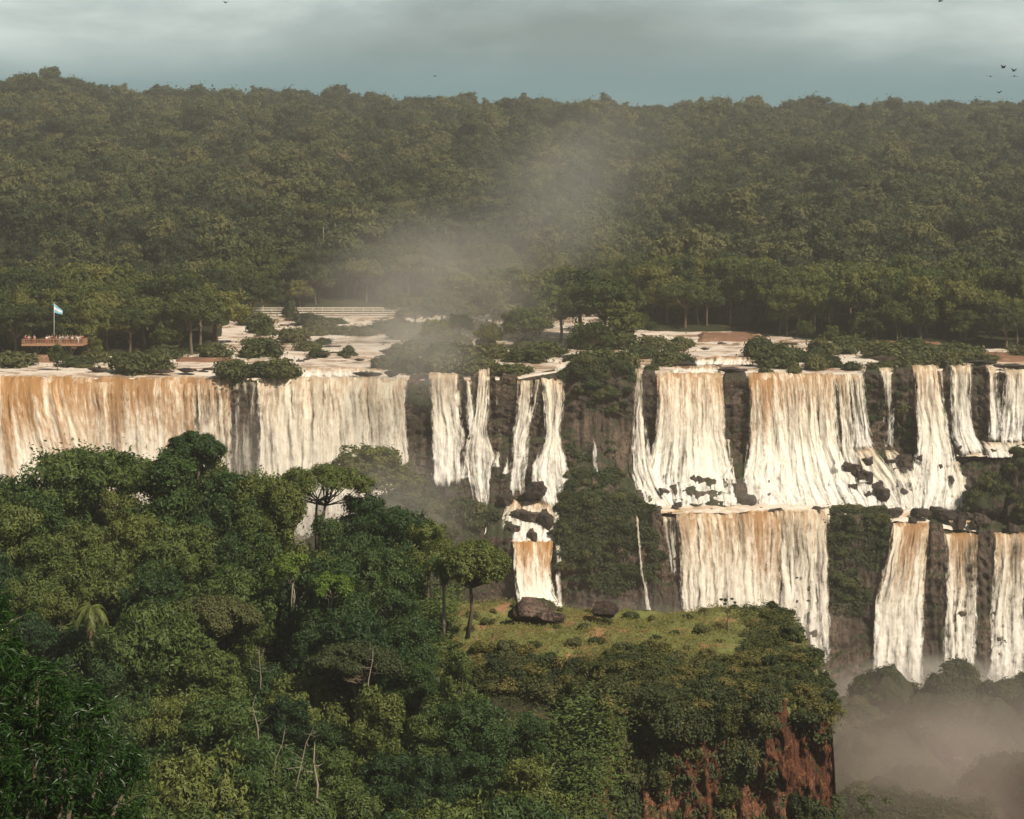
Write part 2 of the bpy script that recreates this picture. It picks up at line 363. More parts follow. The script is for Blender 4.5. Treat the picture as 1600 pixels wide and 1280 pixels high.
# rows: lip-back, lip, A, B, C, E, G, floor
WETU=[(-400,640),(672,714),(725,738),(747,766),(774,783),(809,848),(849,893),(991,1005),(1024,1131),(1166,1351),(1374,1397),(1428,1477),(1486,1518),(1541,1562),(1564,2100)]
WETL=[(802,864),(992,999),(1034,1298),(1392,1453),(1474,1528),(1551,2100)]
def wet(px,I):
    r=np.zeros_like(px)
    for a,b in I: r=np.maximum(r,smooth(a-2.5,a+1.,px)*smooth(-b-2.5,-b+1.,-px))
    return r
CT={-400:[(700,447.5),(701,447),(950,444),(1000,440),(1085,430)],
 380:[(700,447.5),(701,447),(900,444),(960,440),(1085,430)],
 460:[(700,447.5),(701,447),(820,443),(900,436),(1080,428)],
 640:[(683,447),(685,446),(775,443),(850,433),(1060,424)],
 700:[(682,447),(685,444.5),(785,440),(849,431),(1010,426)],
 868:[(682,447),(685,444.5),(785,440),(849,431),(1010,426)],
 890:[(660,446.5),(700,444),(785,436),(856,430),(1020,424)],
 930:[(650,446),(720,442),(790,433),(870,428),(1020,422)],
 985:[(660,446),(740,442),(795,433),(850,427),(1040,421)],
 1020:[(700,447),(720,445),(790,437),(808,428),(1080,418)],
 1300:[(700,447),(720,445),(788,437),(806,427),(1080,418)],
 1390:[(700,447),(720,445),(788,437),(820,427),(1085,418)],
 1480:[(700,447),(720,445),(790,437),(830,427),(1085,418)],
 1530:[(690,447),(694,443.5),(800,437),(836,427),(1080,418)],
 2000:[(690,447),(694,443.5),(800,437),(836,427),(1080,418)]}
GZ=-89.0
def build_cliff():
    nx=1000; pxs=np.linspace(-330,1950,nx); kx=sorted(CT)
    rows=[]
    ly=lipy(pxs); back=452.5
    wu=wet(pxs,WETU); wl=wet(pxs,WETL); rim=(1-wu)*(1.15+.5*fbm(pxs*.08,0,0,3))
    rows.append((zof(ly,450.)-.7+rim*.5,np.full(nx,462.)))
    rows.append((zof(ly,450.)-.45+rim,np.full(nx,450.3)))
    rows.append((zof(ly,450.)-.7+rim,np.full(nx,449.3)))
    for r in range(5):
        py=np.interp(pxs,kx,[CT[k][r][0] for k in kx]); D=np.interp(pxs,kx,[CT[k][r][1] for k in kx])
        zz=zof(py,D)
        if r==3: zz=zz-.55+(1-wl)*(1.5+.7*fbm(pxs*.07,3.,0,3))
        rows.append((zz,D))
    rows.append((np.full(nx,GZ-1.5),np.full(nx,400.)))
    seg=[3,3,95,6,80,26,80,12]
    Y=[];Z=[];Wt=[]
    for i,s in enumerate(seg):
        for t in np.arange(s)/s:
            Z.append(rows[i][0]*(1-t)+rows[i+1][0]*t); Y.append(rows[i][1]*(1-t)+rows[i+1][1]*t)
            w=1. if i>=2 else 0.; 
            if i==2: w=min(1,t*10)
            wq=np.full(nx,w)
            if i==5: wq=w*(1-smooth(.45,1.,t)*wl*.9)
            if i==6: wq=w*(1-(1-smooth(0.,.12,t))*wl*.9)
            Wt.append(wq)
    Z.append(rows[-1][0]);Y.append(rows[-1][1]);Wt.append(np.zeros(nx))
    Z=np.array(Z).T;Y=np.array(Y).T;Wt=np.array(Wt).T
    X=(pxs[:,None]-800)/F*430*np.ones_like(Z)   # straight columns in world space
    X=(pxs[:,None]-800)/F*Y
    big=fbm(X*.11,Z*.07,3.3,3)*2.0; col=fbm(X*.8,Z*.05,1.7,3); col=np.abs(col)*1.5-.4; fine=fbm(X*1.3,Z*1.1,9.1,4)*.55; zq=Z*.42+fbm(X*.12,Z*.05,5.5,4)*2.6; strat=(zq-np.floor(zq)-.5)*1.0+fbm(X*.4,Z*.9,8.,3)*.5
    Y2=Y-(big+col+fine+strat)*Wt*.8
    Z2=Z+fbm(X*.9,Y*.9,2.2,3)*.35*Wt
    v=np.stack([X*Y2/Y,Y2,Z2],-1).reshape(-1,3)
    me=mesh_np('cliff',v,grid_faces(nx,Z.shape[1])[:,::-1],[M['rock_far']])
    o=link('cliff',me); tag(o,'dark brown basalt cliff wall behind the two tiers of falls','cliff',kind='structure')
    return v.reshape(nx,-1,3)
CL=build_cliff()
clf=CL.reshape(-1,3); clpx=800+F*clf[:,0]/clf[:,1]; clpy=HY-F*clf[:,2]/clf[:,1]
cdu=np.gradient(CL,axis=0); cdv=np.gradient(CL,axis=1); cn=np.cross(cdu,cdv); cn/=np.linalg.norm(cn,axis=2,keepdims=True)+1e-9
cn=cn.reshape(-1,3); cn*=np.where(cn[:,1:2]>0,-1,1)
def inpoly(px,py,poly):
    r=np.zeros(len(px),bool); n=len(poly); j=n-1
    for i in range(n):
        xi,yi=poly[i];xj,yj=poly[j]
        c=((yi>py)!=(yj>py))&(px<(xj-xi)*(py-yi)/(yj-yi+1e-12)+xi); r^=c; j=i
    return r
# ------------------------------------------------------------------ river above the lip
def rivz(Y): return -32.45+.0375*(np.minimum(Y,612)-450)
def treeline(px): return np.interp(px,[-300,250,330,352,380,640,780,1000,1015,1170,1290,1340,1600,2000],[487,487,495,560,601,604,602,596,545,545,522,508,503,503])
def build_river():
    nx,ny=500,260; pxs=np.linspace(-420,2040,nx)[:,None]; Yv=(449.95+(640-449.95)*np.linspace(0,1,ny)**1.25)[None,:]
    Y=Yv+0*pxs; X=(pxs-800)/F*Y
    lz=zof(lipy(pxs),450.)-.15+0*Y; z=rivz(Y)
    z=lz+(z-lz)*smooth(449,462,Y)
    z+=fbm(X*.25,Y*.6,.3,4)*.28*smooth(449,456,Y)
    st=smooth(459,460.5,Y)*smooth(462,485,-(-X*0)+Y*0+485-(Y-475)*1.0)  # small terrace
    z+=.0
    z[:,0]-=.45
    v=np.stack([X,Y,z],-1).reshape(-1,3)
    o=link('river',mesh_np('river',v,grid_faces(nx,ny),[M['river']])); tag(o,'wide silty river running over rapids towards the brink','river',kind='structure')
build_river()
def gully(x): return 0
# ------------------------------------------------------------------ far hill
RX=[-400,0,100,180,300,500,800,1000,1300,1500,1600,2000]; RY=[154,150,156,174,180,186,192,197,201,198,190,186]
def hillz(X,Y):
    X=np.asarray(X,float);Y=np.asarray(Y,float)
    px=800+F*X/Y; dt=treeline(px)
    base=rivz(Y)-2.0+3.2*smooth(dt-3,dt+9,Y)
    zr=zof(np.interp(px,RX,RY),1600.)
    t=np.clip((Y-600)/1000,0,1.25); t=np.where(t>1,1-(t-1)*.5,t)
    h=base+(zr-rivz(600.)-1)*(t**.93)+fbm(X*.008,Y*.008,.5,3)*6*smooth(600,760,Y)*(1-.6*smooth(1400,1600,Y))
    return h
def build_hill():
    nx,ny=260,320; pxs=np.linspace(-700,2300,nx)[:,None]; Y=(470+(2300-470)*np.linspace(0,1,ny)[None,:]**1.8)+0*pxs; X=(pxs-800)/F*Y
    z=hillz(X,Y); v=np.stack([X,Y,z],-1).reshape(-1,3)
    o=link('hill',mesh_np('hill',v,grid_faces(nx,ny),[M['forest_floor']])); tag(o,'long wooded hill rising behind the falls to the skyline','hill',kind='structure')
build_hill()
# ------------------------------------------------------------------ low ground: gorge floor reaching far around
def build_base():
    nx,ny=160,160; X=np.linspace(-900,900,nx)[:,None]; Y=np.linspace(-60,462,ny)[None,:]; X=X+0*Y;Y=Y+0*X
    near=np.interp(Y,[-60,0,30,70,110,135],[1.0,-1.9,-15,-36,-60,GZ-3])
    z=near+fbm(X*.05,Y*.05,1.,3)*1.2*smooth(8,40,np.abs(Y))
    z=np.where(Y>130,GZ-3,z)
    v=np.stack([X,Y,z],-1).reshape(-1,3)
    o=link('ground',mesh_np('ground',v,grid_faces(nx,ny),[M['forest_floor']])); tag(o,'dark ground of the near bank and gorge bed','ground',kind='structure')
    nx,ny=220,160; X=np.linspace(-110,110,nx)[:,None]; Y=np.linspace(236,436,ny)[None,:]; X=X+0*Y;Y=Y+0*X
    z=GZ+fbm(X*.2,Y*.2,1.,4)*.5; v=np.stack([X,Y,z],-1).reshape(-1,3)
    o=link('gorge_water',mesh_np('gorge_water',v,grid_faces(nx,ny),[M['pool']])); tag(o,'churned brown water in the gorge below the falls','water',kind='structure')
build_base()
def build_shore():
    nx,ny=260,120; px=np.linspace(1180,2050,nx)[:,None]; Y=np.linspace(300,404,ny)[None,:]+0*px; X=(px-800)/F*Y
    h=np.interp(Y,[300,322,350,384,396,404],[0,1.2,5.5,9.,3.,0.])*smooth(1190,1330,px+0*Y)
    z=GZ-1.2+h+fbm(X*.13,Y*.13,6.,4)*5.5*np.minimum(1,h/4)-np.abs(fbm(X*.3,Y*.3,2.,3))*2.*np.minimum(1,h/4)
    o=link('gorge_shore',mesh_np('gorge_shore',np.stack([X,Y,z],-1).reshape(-1,3),grid_faces(nx,ny),[M['rock_far_green']])); tag(o,'dark rocky shore at the foot of the falls in the mist','shore',kind='structure')
build_shore()
# ------------------------------------------------------------------ wooded foreground island with its cliff
GRX=[-90,-14,-5,4,8.5,26.5]
GR={-90:[(-92,250),(-38.5,238),(-44,212),(-53,180),(-95,150)],
 -14:[(-92,250),(-38.3,238),(-44,212),(-53,180),(-95,150)],
 -5:[(-92,238),(-39.0,230),(-40.5,214),(-52,182),(-95,154)],
 4:[(-92,234),(-39.2,229),(-40.3,212),(-50.5,182),(-95,158)],
 8.5:[(-92,232),(-39.4,228),(-39.8,212),(-41.0,195),(-95,191)],
 26.5:[(-92,230),(-39.4,227),(-39.6,208),(-41.0,194),(-95,191)]}
def isl_rows(X):
    return [(np.interp(X,GRX,[GR[k][r][0] for k in GRX]),np.interp(X,GRX,[GR[k][r][1] for k in GRX])) for r in range(5)]
def islz(X,Y):
    rw=isl_rows(np.atleast_1d(float(X))); ys=[float(r[1][0]) for r in rw][::-1]; zs=[float(r[0][0]) for r in rw][::-1]
    return float(np.interp(Y,ys,zs))
def build_island():
    xs=np.concatenate([np.linspace(-90,-16,220),np.linspace(-15.9,26.6,330),26.6+1.6*np.linspace(.02,1,30)]); nx=len(xs)
    rw=isl_rows(xs); seg=[14,40,60,150]; Y=[];Z=[];Wc=[]
    for i,s in enumerate(seg):
        for t in np.arange(s)/s:
            tt=t
            if i==3: tt=t**1.9
            Z.append(rw[i][0]*(1-tt)+rw[i+1][0]*tt); Y.append(rw[i][1]*(1-tt)+rw[i+1][1]*tt); Wc.append(1. if i==3 else (t*.3 if i==2 else 0.))
    Z.append(rw[-1][0]);Y.append(rw[-1][1]);Wc.append(1.)
    Z=np.array(Z).T;Y=np.array(Y).T;Wc=np.array(Wc)[None,:]*np.ones_like(Z); X=xs[:,None]+0*Z
    side=np.clip((xs-26.6)/1.6,0,1)[:,None]; Z=Z*(1-side**2)+(-95)*side**2
    rock=smooth(5,9.5,X)*Wc
    colm=fbm(X*.45,Z*.08,4.4,3)*1.8+np.abs(fbm(X*1.1+fbm(Z*.3,X*.2,0,2)*.9,Z*.10,6.1,3))*1.3+fbm(X*2.6,Z*1.1,2.1,4)*.7+np.floor(fbm(X*.4,Z*.35,8.8,2)*6)/6*1.5
    Y=Y+colm*rock*.9
    # bank edge of cliff is irregular in x as well
    X=X+side*(fbm(Y*.9,Z*.08,7.7,3)*1.4)
    Z=Z+fbm(X*.25,Y*.25,1.1,4)*1.1*(1-rock)*(1-side)
    v=np.stack([X,Y,Z],-1).reshape(-1,3); f=grid_faces(nx,Z.shape[1])[:,::-1]
    fc=v[f].mean(1)
    meadow=(fc[:,0]>-9)&(fc[:,1]>193.8)&(fc[:,2]>-42.5)&((fc[:,0]>5)|(fc[:,1]>203))
    soil=(fc[:,0]<6)&(~meadow)&(fc[:,0]+0*fc[:,1]<6)
    fm=np.where(meadow,1,np.where(soil,2,0))
    me=mesh_np('island_ground',v,f,[M['rock_near'],M['meadow'],M['forest_floor']],True,fm)
    o=link('island_ground',me); tag(o,'near headland with red cliff face and grassy flat top','headland',kind='structure')
    return v.reshape(nx,-1,3)
IS=build_island(); isf=IS.reshape(-1,3)
ispx=800+F*isf[:,0]/isf[:,1]; ispy=HY-F*isf[:,2]/isf[:,1]
# ------------------------------------------------------------------ waterfalls
FM={}
def fmat(o,c,b,l):
    k=(o,c,b,l)
    if k not in FM: FM[k]=fall_mat('falling_water',o,c,b,l)
    return FM[k]
fseed=[0]
G1='main falls dropping from the upper brink'; G3='small cascades among the rocks'
def fall(label,st,orange=.3,cover=.5,bright=1.,lace=1.,layers=2,group='waterfalls over the dark cliff',name='waterfall',amp=1.,cat='waterfall',lift=1.0,lipn=1.):
    """st: (left px, right px, py, depth) from the lip down"""
    fseed[0]+=1; sd=fseed[0]*13.7
    st=np.array(st,float)
    wd_=st[:,1]-st[:,0]; gr_=.14 if wd_.max()<60 and group==G1 else 0; st[:,0]-=wd_*gr_; st[:,1]+=wd_*gr_; cover=min(.95,cover-(.02 if group==G3 else .10 if cover<.9 else 0))
    if group is not None and group.startswith('falls of the lower'): st[:,3]-=.8; st[0,2]-=2.5
    layers=min(layers,2); zs=zof(st[:,2],st[:,3]); Dd=st[:,3]
    arc=np.concatenate([[0],np.cumsum(np.hypot(np.diff(zs),np.diff(Dd)))]); T=arc[-1]
    wid=max((st[:,1]-st[:,0]).max()/F*st[:,3].mean(),.4); nu=int(min(260,max(10,wid/.14))); nv=int(min(240,max(16,T/.16)))
    V=[];FA=[];UM=[];UN=[];UE=[];n0=0
    for ly in range(layers):
        u=np.linspace(0,1,nu)[:,None]; v=np.linspace(0,1,nv)[None,:]; s=v*T
        z=np.interp(s,arc,zs)+0*u; D=np.interp(s,arc,Dd)+0*u
        xl=np.interp(s,arc,st[:,0]); xr=np.interp(s,arc,st[:,1])
        kw=max(3,int(nv*.16))|1
        def sm(a,ax=-1):
            a=np.atleast_2d(a); b=np.concatenate([2*a[:,:1]-a[:,1:kw//2+1][:,::-1],a,2*a[:,-1:]-a[:,-kw//2:-1][:,::-1]],1); c=np.cumsum(np.concatenate([np.zeros((len(b),1)),b],1),1); r_=(c[:,kw:]-c[:,:-kw])/kw; return r_[:,:a.shape[1]]
        z=sm(z); D=sm(D); xl=sm(xl); xr=sm(xr)
        px=xl+(xr-xl)*u
        X=(px-800)/F*D
        X=X+fbm(s*.22+sd,u*2,ly*3.,3)*.35*np.minimum(1,s/4)*min(1,wid/2)
        m=u*wid+0*s
        bil=smooth(.55,.95,v); rel=.36*(fbm(m*.55+sd,s*.05,ly*5.,3)*.9+fbm(m*.6+sd,s*.28,ly*7.+2,4)*(.7+1.3*bil)+fbm(m*1.6+sd,s*1.1,ly*3.+2,3)*(.15+.5*bil))*np.minimum(1,s/5+.06)
        body=smooth(0,.12,u)*smooth(0,.12,1-u)
        Y=D-lift*(.25+.15*T/10)*np.minimum(1,(s/3)**.5)-rel*amp*.75*(.3+.7*body)-ly*.55*np.minimum(1,s/3)+1.1*np.exp(-s/.12)
        z=z+fbm(m*.4+sd,ly*1.,s*.02,3)*.45*lipn*np.exp(-s/1.5)+.12+fbm(m*1.3,ly*1.,sd,3)*.3*np.exp(-s/.8)
        # curl back over the rim
        V.append(np.stack([X+0*z,Y,z],-1).reshape(-1,3)); FA.append(grid_faces(nu,nv)[:,::-1]+n0); n0+=nu*nv
        UM.append(np.stack([m+sd+ly*37.3,s+0*m+sd*.37+ly*11.],-1).reshape(-1,2)); UN.append(np.stack([u+0*v,v+0*u],-1).reshape(-1,2)); wl=(xr-xl)/F*D; UE.append(np.stack([np.minimum(u,1-u)*wl/np.clip(.3*wid,.12,.75)*.75,s+0*u],-1).reshape(-1,2))
    me=mesh_np(name,np.concatenate(V),np.concatenate(FA),[fmat(orange,cover,bright,lace)],True,None,{'m':np.concatenate(UM),'n':np.concatenate(UN),'e':np.concatenate(UE)})
    o=link(name,me); tag(o,label,cat,group); return o
L=449.4
G1='main falls dropping from the upper brink'; G2='falls of the lower tier'; G3='small cascades among the rocks'
fall('huge brown torrent bulging over the brink at the far left',[(-120,112,590,L),(-130,125,640,447),(-150,165,760,444),(-170,190,960,441)],1.0,.95,1.,.35,2,G1,amp=2.0,lift=2.2)
fall('wide orange-brown curtain between the left torrent and a dark gap',[(92,305,592,L),(95,308,650,447),(100,318,760,445),(110,330,960,442)],.85,.72,1.,.6,3,G1,amp=1.6)
fall('thin brown curtain ending at the dark misty gap',[(296,362,592,L),(300,364,650,447.5),(306,368,760,446),(310,372,960,444)],.7,.42,1.,1.,2,G1)
fall('faint grey veil in the dark gap beside the white curtain',[(366,402,598,L),(368,402,700,447),(368,404,900,445)],.0,.16,.6,1.,1,G1)
fall('broad cream-white curtain falling behind the umbrella tree',[(402,636,592,L),(402,638,650,447),(402,643,740,445),(404,650,800,443),(410,655,900,440)],.22,.62,1.,.8,3,G1,amp=1.3)
fall('short step of brown water just above the white curtain',[(452,600,577,453.2),(450,602,590,451.6)],.6,.5,1.,.6,1,G3)
fall('twin-strand white fall right of the mossy gap',[(674,712,586,L),(677,716,640,447),(679,722,684,444.4),(680,722,760,441)],.25,.5,1.,1.,2,G1)
fall('slim strand meeting the ledge below the grassy lip',[(727,736,594,L),(730,742,640,447.3),(731,746,684,444.3)],.1,.42,1.,1.,2,G1)
fall('narrow white plume from a notch in the green lip',[(748,764,580,L+.6),(741,764,640,447.2),(735,760,684,444.3),(728,770,700,443.6),(731,768,740,442),(745,764,797,438.2)],.15,.4,1.,1.,2,G1)
fall('left trickle slanting down to the foot of the notch plume',[(726,738,688,443.8),(728,742,740,441.8),(746,760,790,439.4)],.1,.42,1.,1.,1,G1)
fall('hair-thin trickle on bare rock left of the forked fall',[(774,782,604,L),(775,783,690,446)],.1,.22,.9,1.,1,G1)
fall('left half of the forked fall, lacy and pale',[(811,830,594,L),(808,829,640,447),(800,824,684,444.2),(796,821,740,442),(798,822,775,440.5)],.25,.42,1.,1.,2,G1)
fall('right branch of the forked fall slanting to the left',[(838,846,594,L),(832,840,635,447.2),(812,826,684,444),(806,820,720,442.5)],.15,.42,1.,1.,2,G1)
fall('bright fall fed by a crooked stream beside the buttress',[(849,881,590,L),(852,876,640,447),(853,874,684,444),(835,884,735,441),(838,886,760,440),(856,884,797,437.1)],.25,.58,1.05,.7,2,G1)
fall('crooked feeder stream above the bright buttress fall',[(873,893,566,456.),(868,884,578,452.5),(862,884,590,449.8)],.5,.6,1.,.5,1,G3)
fall('thin broken trickle down the green buttress',[(919,923,618,447.5),(921,926,680,445),(922,934,700,443.4),(926,936,745,440.5)],.1,.3,.9,1.,1,G1,lift=2.)
fall('slender white fall at the right foot of the green buttress',[(992,1004,578,L),(989,1008,640,447),(985,1014,690,445),(984,1026,740,442),(1000,1062,799,436.6)],.2,.46,1.,1.,2,G1)
fall('massive cream fall left of the dark rock pillar',[(1026,1129,585,L),(1025,1132,640,447),(1020,1136,700,445.6),(1008,1146,745,443),(1010,1158,806,435.6)],.42,.72,1.05,.55,3,G1,amp=1.5)
fall('wispy strands on the right flank of the massive cream fall',[(1128,1142,690,446),(1130,1148,740,443),(1135,1156,799,436.6)],.0,.34,1.,1.,1,G1)
fall('golden-brown fall right of the dark rock pillar',[(1168,1222,586,L),(1169,1226,640,447),(1168,1232,700,445.6),(1158,1240,750,442),(1160,1246,806,435.6)],.95,.72,1.05,.5,3,G1,amp=1.5)
fall('wide white-gold fall right of the golden-brown one',[(1214,1304,586,L),(1218,1306,640,447),(1222,1312,700,445.6),(1215,1345,750,441.5),(1222,1378,803,435.6)],.45,.66,1.05,.6,3,G1,amp=1.5)
fall('lacy brown fall left of a narrow rock rib',[(1303,1327,587,L),(1309,1330,640,447),(1312,1334,700,445),(1316,1356,750,441.5),(1330,1372,801,435.6)],.4,.44,1.,1.,2,G1)
fall('lacy pale fall right of a narrow rock rib',[(1324,1349,587,L),(1334,1352,650,447),(1332,1362,690,444.6),(1330,1368,704,443.6)],.25,.46,1.,1.,2,G1)
fall('small jet from a notch right of the rock rib',[(1339,1349,568,452.),(1340,1350,588,450)],.1,.42,1.,1.,1,G3)
fall('thin straight fall alone on the dark recessed wall',[(1376,1395,577,L),(1379,1394,640,446.8),(1382,1397,704,444)],.1,.34,.95,1.,2,G1)
fall('stepped cascade spilling right under the rock rib',[(1334,1366,702,443.8),(1345,1398,740,441.5),(1368,1420,770,439.4),(1384,1440,803,435.6)],.15,.42,1.,1.,2,G3,amp=1.5)
fall('stepped cascade below the thin straight fall',[(1380,1402,706,443.8),(1384,1428,735,441.5),(1398,1436,765,439.5),(1405,1440,803,435.6)],.15,.36,1.,1.,2,G3,amp=1.5)
fall('full cream fall with a slanting right edge',[(1430,1462,573,L),(1431,1470,640,447),(1437,1480,690,445),(1432,1490,735,442),(1424,1482,805,435.9)],.35,.6,1.05,.7,3,G1)
fall('single strand beside the full cream fall',[(1466,1474,578,L),(1470,1480,640,447),(1474,1490,694,445)],.2,.4,1.,1.,1,G1)
fall('white fall dropping onto a foaming ledge',[(1488,1516,572,L),(1487,1513,620,447.4),(1490,1520,680,445),(1500,1540,712,442)],.25,.5,1.,.9,2,G1)
fall('straight white fall near the right edge',[(1543,1558,576,L),(1544,1560,640,447),(1545,1566,692,444)],.2,.52,1.,.8,2,G1)
fall('wide lacy fall at the extreme right of the upper tier',[(1566,1665,578,L),(1563,1665,640,447),(1560,1665,694,443.8)],.2,.44,1.,1.,2,G1)
fall('low foaming step on the ledge at the right edge',[(1532,1665,693,443),(1540,1665,716,441)],.2,.44,1.,1.,2,G3)
fall('broad foaming cascade over boulders right of the full cream fall',[(1452,1500,722,442.5),(1456,1512,755,440.5),(1462,1512,797,437.2)],.1,.42,1.,1.,2,G3,amp=1.6)
fall('wide veil of cascades between the two stepped ones',[(1350,1400,722,443.2),(1358,1432,755,440.6),(1362,1446,794,437)],.1,.36,1.,1.,2,G3,amp=1.6)
fall('splashing cascade between ledge boulders and the cream fall',[(1474,1512,738,441.6),(1480,1506,770,439.5),(1472,1502,806,435.8)],.1,.40,1.,1.,2,G3,amp=1.6)
_r=np.random.default_rng(404); _ex=[]
for a,b,y0,y1,n in [(1128,1168,715,755,5),(1300,1445,712,765,16),(1470,1510,725,760,5),(985,1016,735,755,3),(700,735,690,730,2),(770,800,686,735,3),(828,850,700,735,2)]:
    for i in range(n):
        x=a+(b-a)*_r.random(); y=y0+(y1-y0)*_r.random(); D=445-(y-690)/95.*6.5; w_=4+9*_r.random(); h=16+24*_r.random(); dx=(_r.random()-.4)*14
        o=fall(None,[(x-w_*.4,x+w_*.4,y,D),(x-w_*.6+dx*.4,x+w_*.6+dx*.4,y+h*.5,D-1.5),(x-w_+dx,x+w_+dx,y+h,D-3.2)],.1,.42,1.,1.,1,G3,amp=1.2); _ex.append((o,x,'side strand of white water','beside the dark rock pillar' if 1120<x<1170 else 'among the stepped cascades' if 1290<x<1450 else 'next to the splashing cascade' if x>1460 else 'at the foot of the slender fall' if x>980 else 'under the ledge of the middle falls'))
# upstream terraces
fall('low tan terrace of water left of the island bush',[(1084,1172,560,466.),(1080,1170,571,464.5)],.7,.6,1.,.4,1,G3)
fall('second low terrace just above the massive cream fall',[(1050,1132,574,454.6),(1046,1130,584,453.4)],.75,.6,1.,.4,1,G3)
# middle cascades
fall('small rocky cascade left of the slab boulder',[(745,772,803,437.5),(738,782,830,434),(734,786,849,432)],.2,.6,1.,1.,2,G3,amp=1.5)
fall('broad rocky cascade below the slab boulder',[(792,876,786,438),(784,878,815,435),(776,882,849,431.6)],.35,.62,1.05,.9,3,G3,amp=1.6)
fall('smooth golden fall from the brown pool edge',[(801,864,850,431.),(804,862,880,428.6),(806,864,925,427),(812,882,950,425),(812,890,985,424)],.95,.85,1.1,.15,2,G2,amp=.7)
fall('thin white strand beside the golden pool fall',[(867,877,851,431.),(868,878,900,428.6),(868,884,960,426)],.1,.4,1.,1.,2,G2)
# lower tier
fall('lone ribbon of water in front of the shadowed lower cliff',[(993,998,812,428.6),(997,1004,870,426.5),(1003,1012,920,425),(1009,1021,965,423.5),(1010,1024,1010,422.5)],.1,.55,1.,.8,2,G2,lift=2.)
fall('dripping threads at the left end of the lower brink',[(1030,1062,812,428.2),(1038,1062,860,427),(1046,1064,900,425.5)],.2,.30,.9,1.,1,G2)
fall('great white lower fall above the grassy headland',[(1056,1176,807,428.4),(1060,1180,860,426),(1064,1182,960,423),(1064,1184,1070,420)],.4,.66,1.,.65,3,G2,amp=1.4)
fall('orange-streaked middle part of the great lower fall',[(1166,1222,803,428.4),(1168,1220,860,426),(1172,1222,960,423),(1172,1224,1070,420)],.85,.66,1.,.6,3,G2,amp=1.4)
fall('grey-white right part of the great lower fall',[(1210,1296,802,428.2),(1214,1296,860,426),(1218,1297,960,423),(1220,1298,1070,420)],.3,.50,1.,1.,3,G2,amp=1.4)
fall('leaning cream fall right of the bush-covered pillar',[(1394,1452,821,427.8),(1384,1446,870,425.5),(1366,1442,940,423),(1362,1442,1090,419)],.7,.66,1.,.7,3,G2,amp=1.4)
fall('straight tan fall between two dark rock walls',[(1474,1528,838,427.8),(1474,1526,900,425.5),(1472,1526,980,423),(1468,1528,1085,419)],.6,.58,1.,.8,3,G2,amp=1.3)
fall('tan and white lower fall at the right edge',[(1552,1660,838,427.8),(1548,1660,900,425.5),(1543,1660,980,423),(1540,1660,1080,419)],.45,.52,1.,.9,3,G2,amp=1.3)
fall('small tan step above the straight lower fall',[(1482,1512,812,430.6),(1474,1520,836,428.6)],.8,.6,1.,.4,1,G3)
# water lying on the shelves
def shelf(name,label,poly_top,poly_bot,mat,n=160,m=30,rough=.25,lift=.35):
    tx,ty,tD=zip(*poly_top); bx,by,bD=zip(*poly_bot)
    u=np.linspace(0,1,n); a=np.stack([np.interp(u,np.linspace(0,1,len(tx)),q) for q in (tx,ty,tD)],-1); b=np.stack([np.interp(u,np.linspace(0,1,len(bx)),q) for q in (bx,by,bD)],-1)
    v=np.linspace(0,1,m)[None,:,None]; q=a[:,None,:]*(1-v)+b[:,None,:]*v
    X=xof(q[...,0],q[...,2]);Y=q[...,2];Z=zof(q[...,1],q[...,2])+lift+fbm(X*.6,Y*.9,2.,4)*rough
    Z[:,0]-=.3
    o=link(name,mesh_np(name,np.stack([X,Y,Z],-1).reshape(-1,3),grid_faces(n,m)[:,::-1],[mat])); tag(o,label,'water',kind='structure'); return o
shelf('shelf_water','foaming brown water crossing the shelf between upper and lower falls',[(1000,786,441),(1180,786,441),(1380,786,441),(1500,790,440)],[(1030,808,428.),(1180,806,427.8),(1300,806,427.8),(1400,820,427.8),(1535,835,427.8)],M['shelf'],rough=.5,lift=.5)
shelf('shelf_pool','still brown pool feeding the golden fall',[(742,846,434),(880,846,434)],[(748,849.5,431.3),(866,849.5,431.3)],M['pool'],n=60,rough=.05,lift=.3)
shelf('ledge_water','thin foaming water on the ledge at the right',[(1495,700,446),(1680,690,446)],[(1495,716,441.5),(1680,714,441.5)],M['shelf'],n=80,rough=.3,lift=.3)
# red mud banks beside the river
def bank(label,px0,px1,y0,D0,y1,D1,h=.5):
    n=60;m=20;u=np.linspace(0,1,n)[:,None];v=np.linspace(0,1,m)[None,:]
    px=px0+(px1-px0)*u; D=D0+(D1-D0)*v; edge=np.minimum(1,np.minimum(np.minimum(u,1-u)*8,np.minimum(v,1-v)*5))
    X=(px-800)/F*D+0*v; Y=D+0*u; Z=rivz(Y)-.5+(h+.5)*edge+fbm(X*.3,Y*.3,4.,3)*.5
    o=link('mud_bank',mesh_np('mud_bank',np.stack([X,Y,Z],-1).reshape(-1,3),grid_faces(n,m),[M['mud']])); tag(o,label,'mud bank',kind='structure')
bank('bare red mud bank below the right-hand trees',1085,1200,0,522,0,543,.9)
bank('strip of red mud at the edge of the left trees',270,372,0,478,0,486,.5)
bank('red mud slope behind the left half of the walkway',445,560,0,622,0,640,2.2)
bank('bare red earth between bushes at the upper right',1370,1480,0,500,0,512,1.4)
bank('red earth at the right edge above the brink',1500,1660,0,478,0,496,.8)
bank('orange mud hump below the viewing platform',50,88,0,478,0,484,1.2)
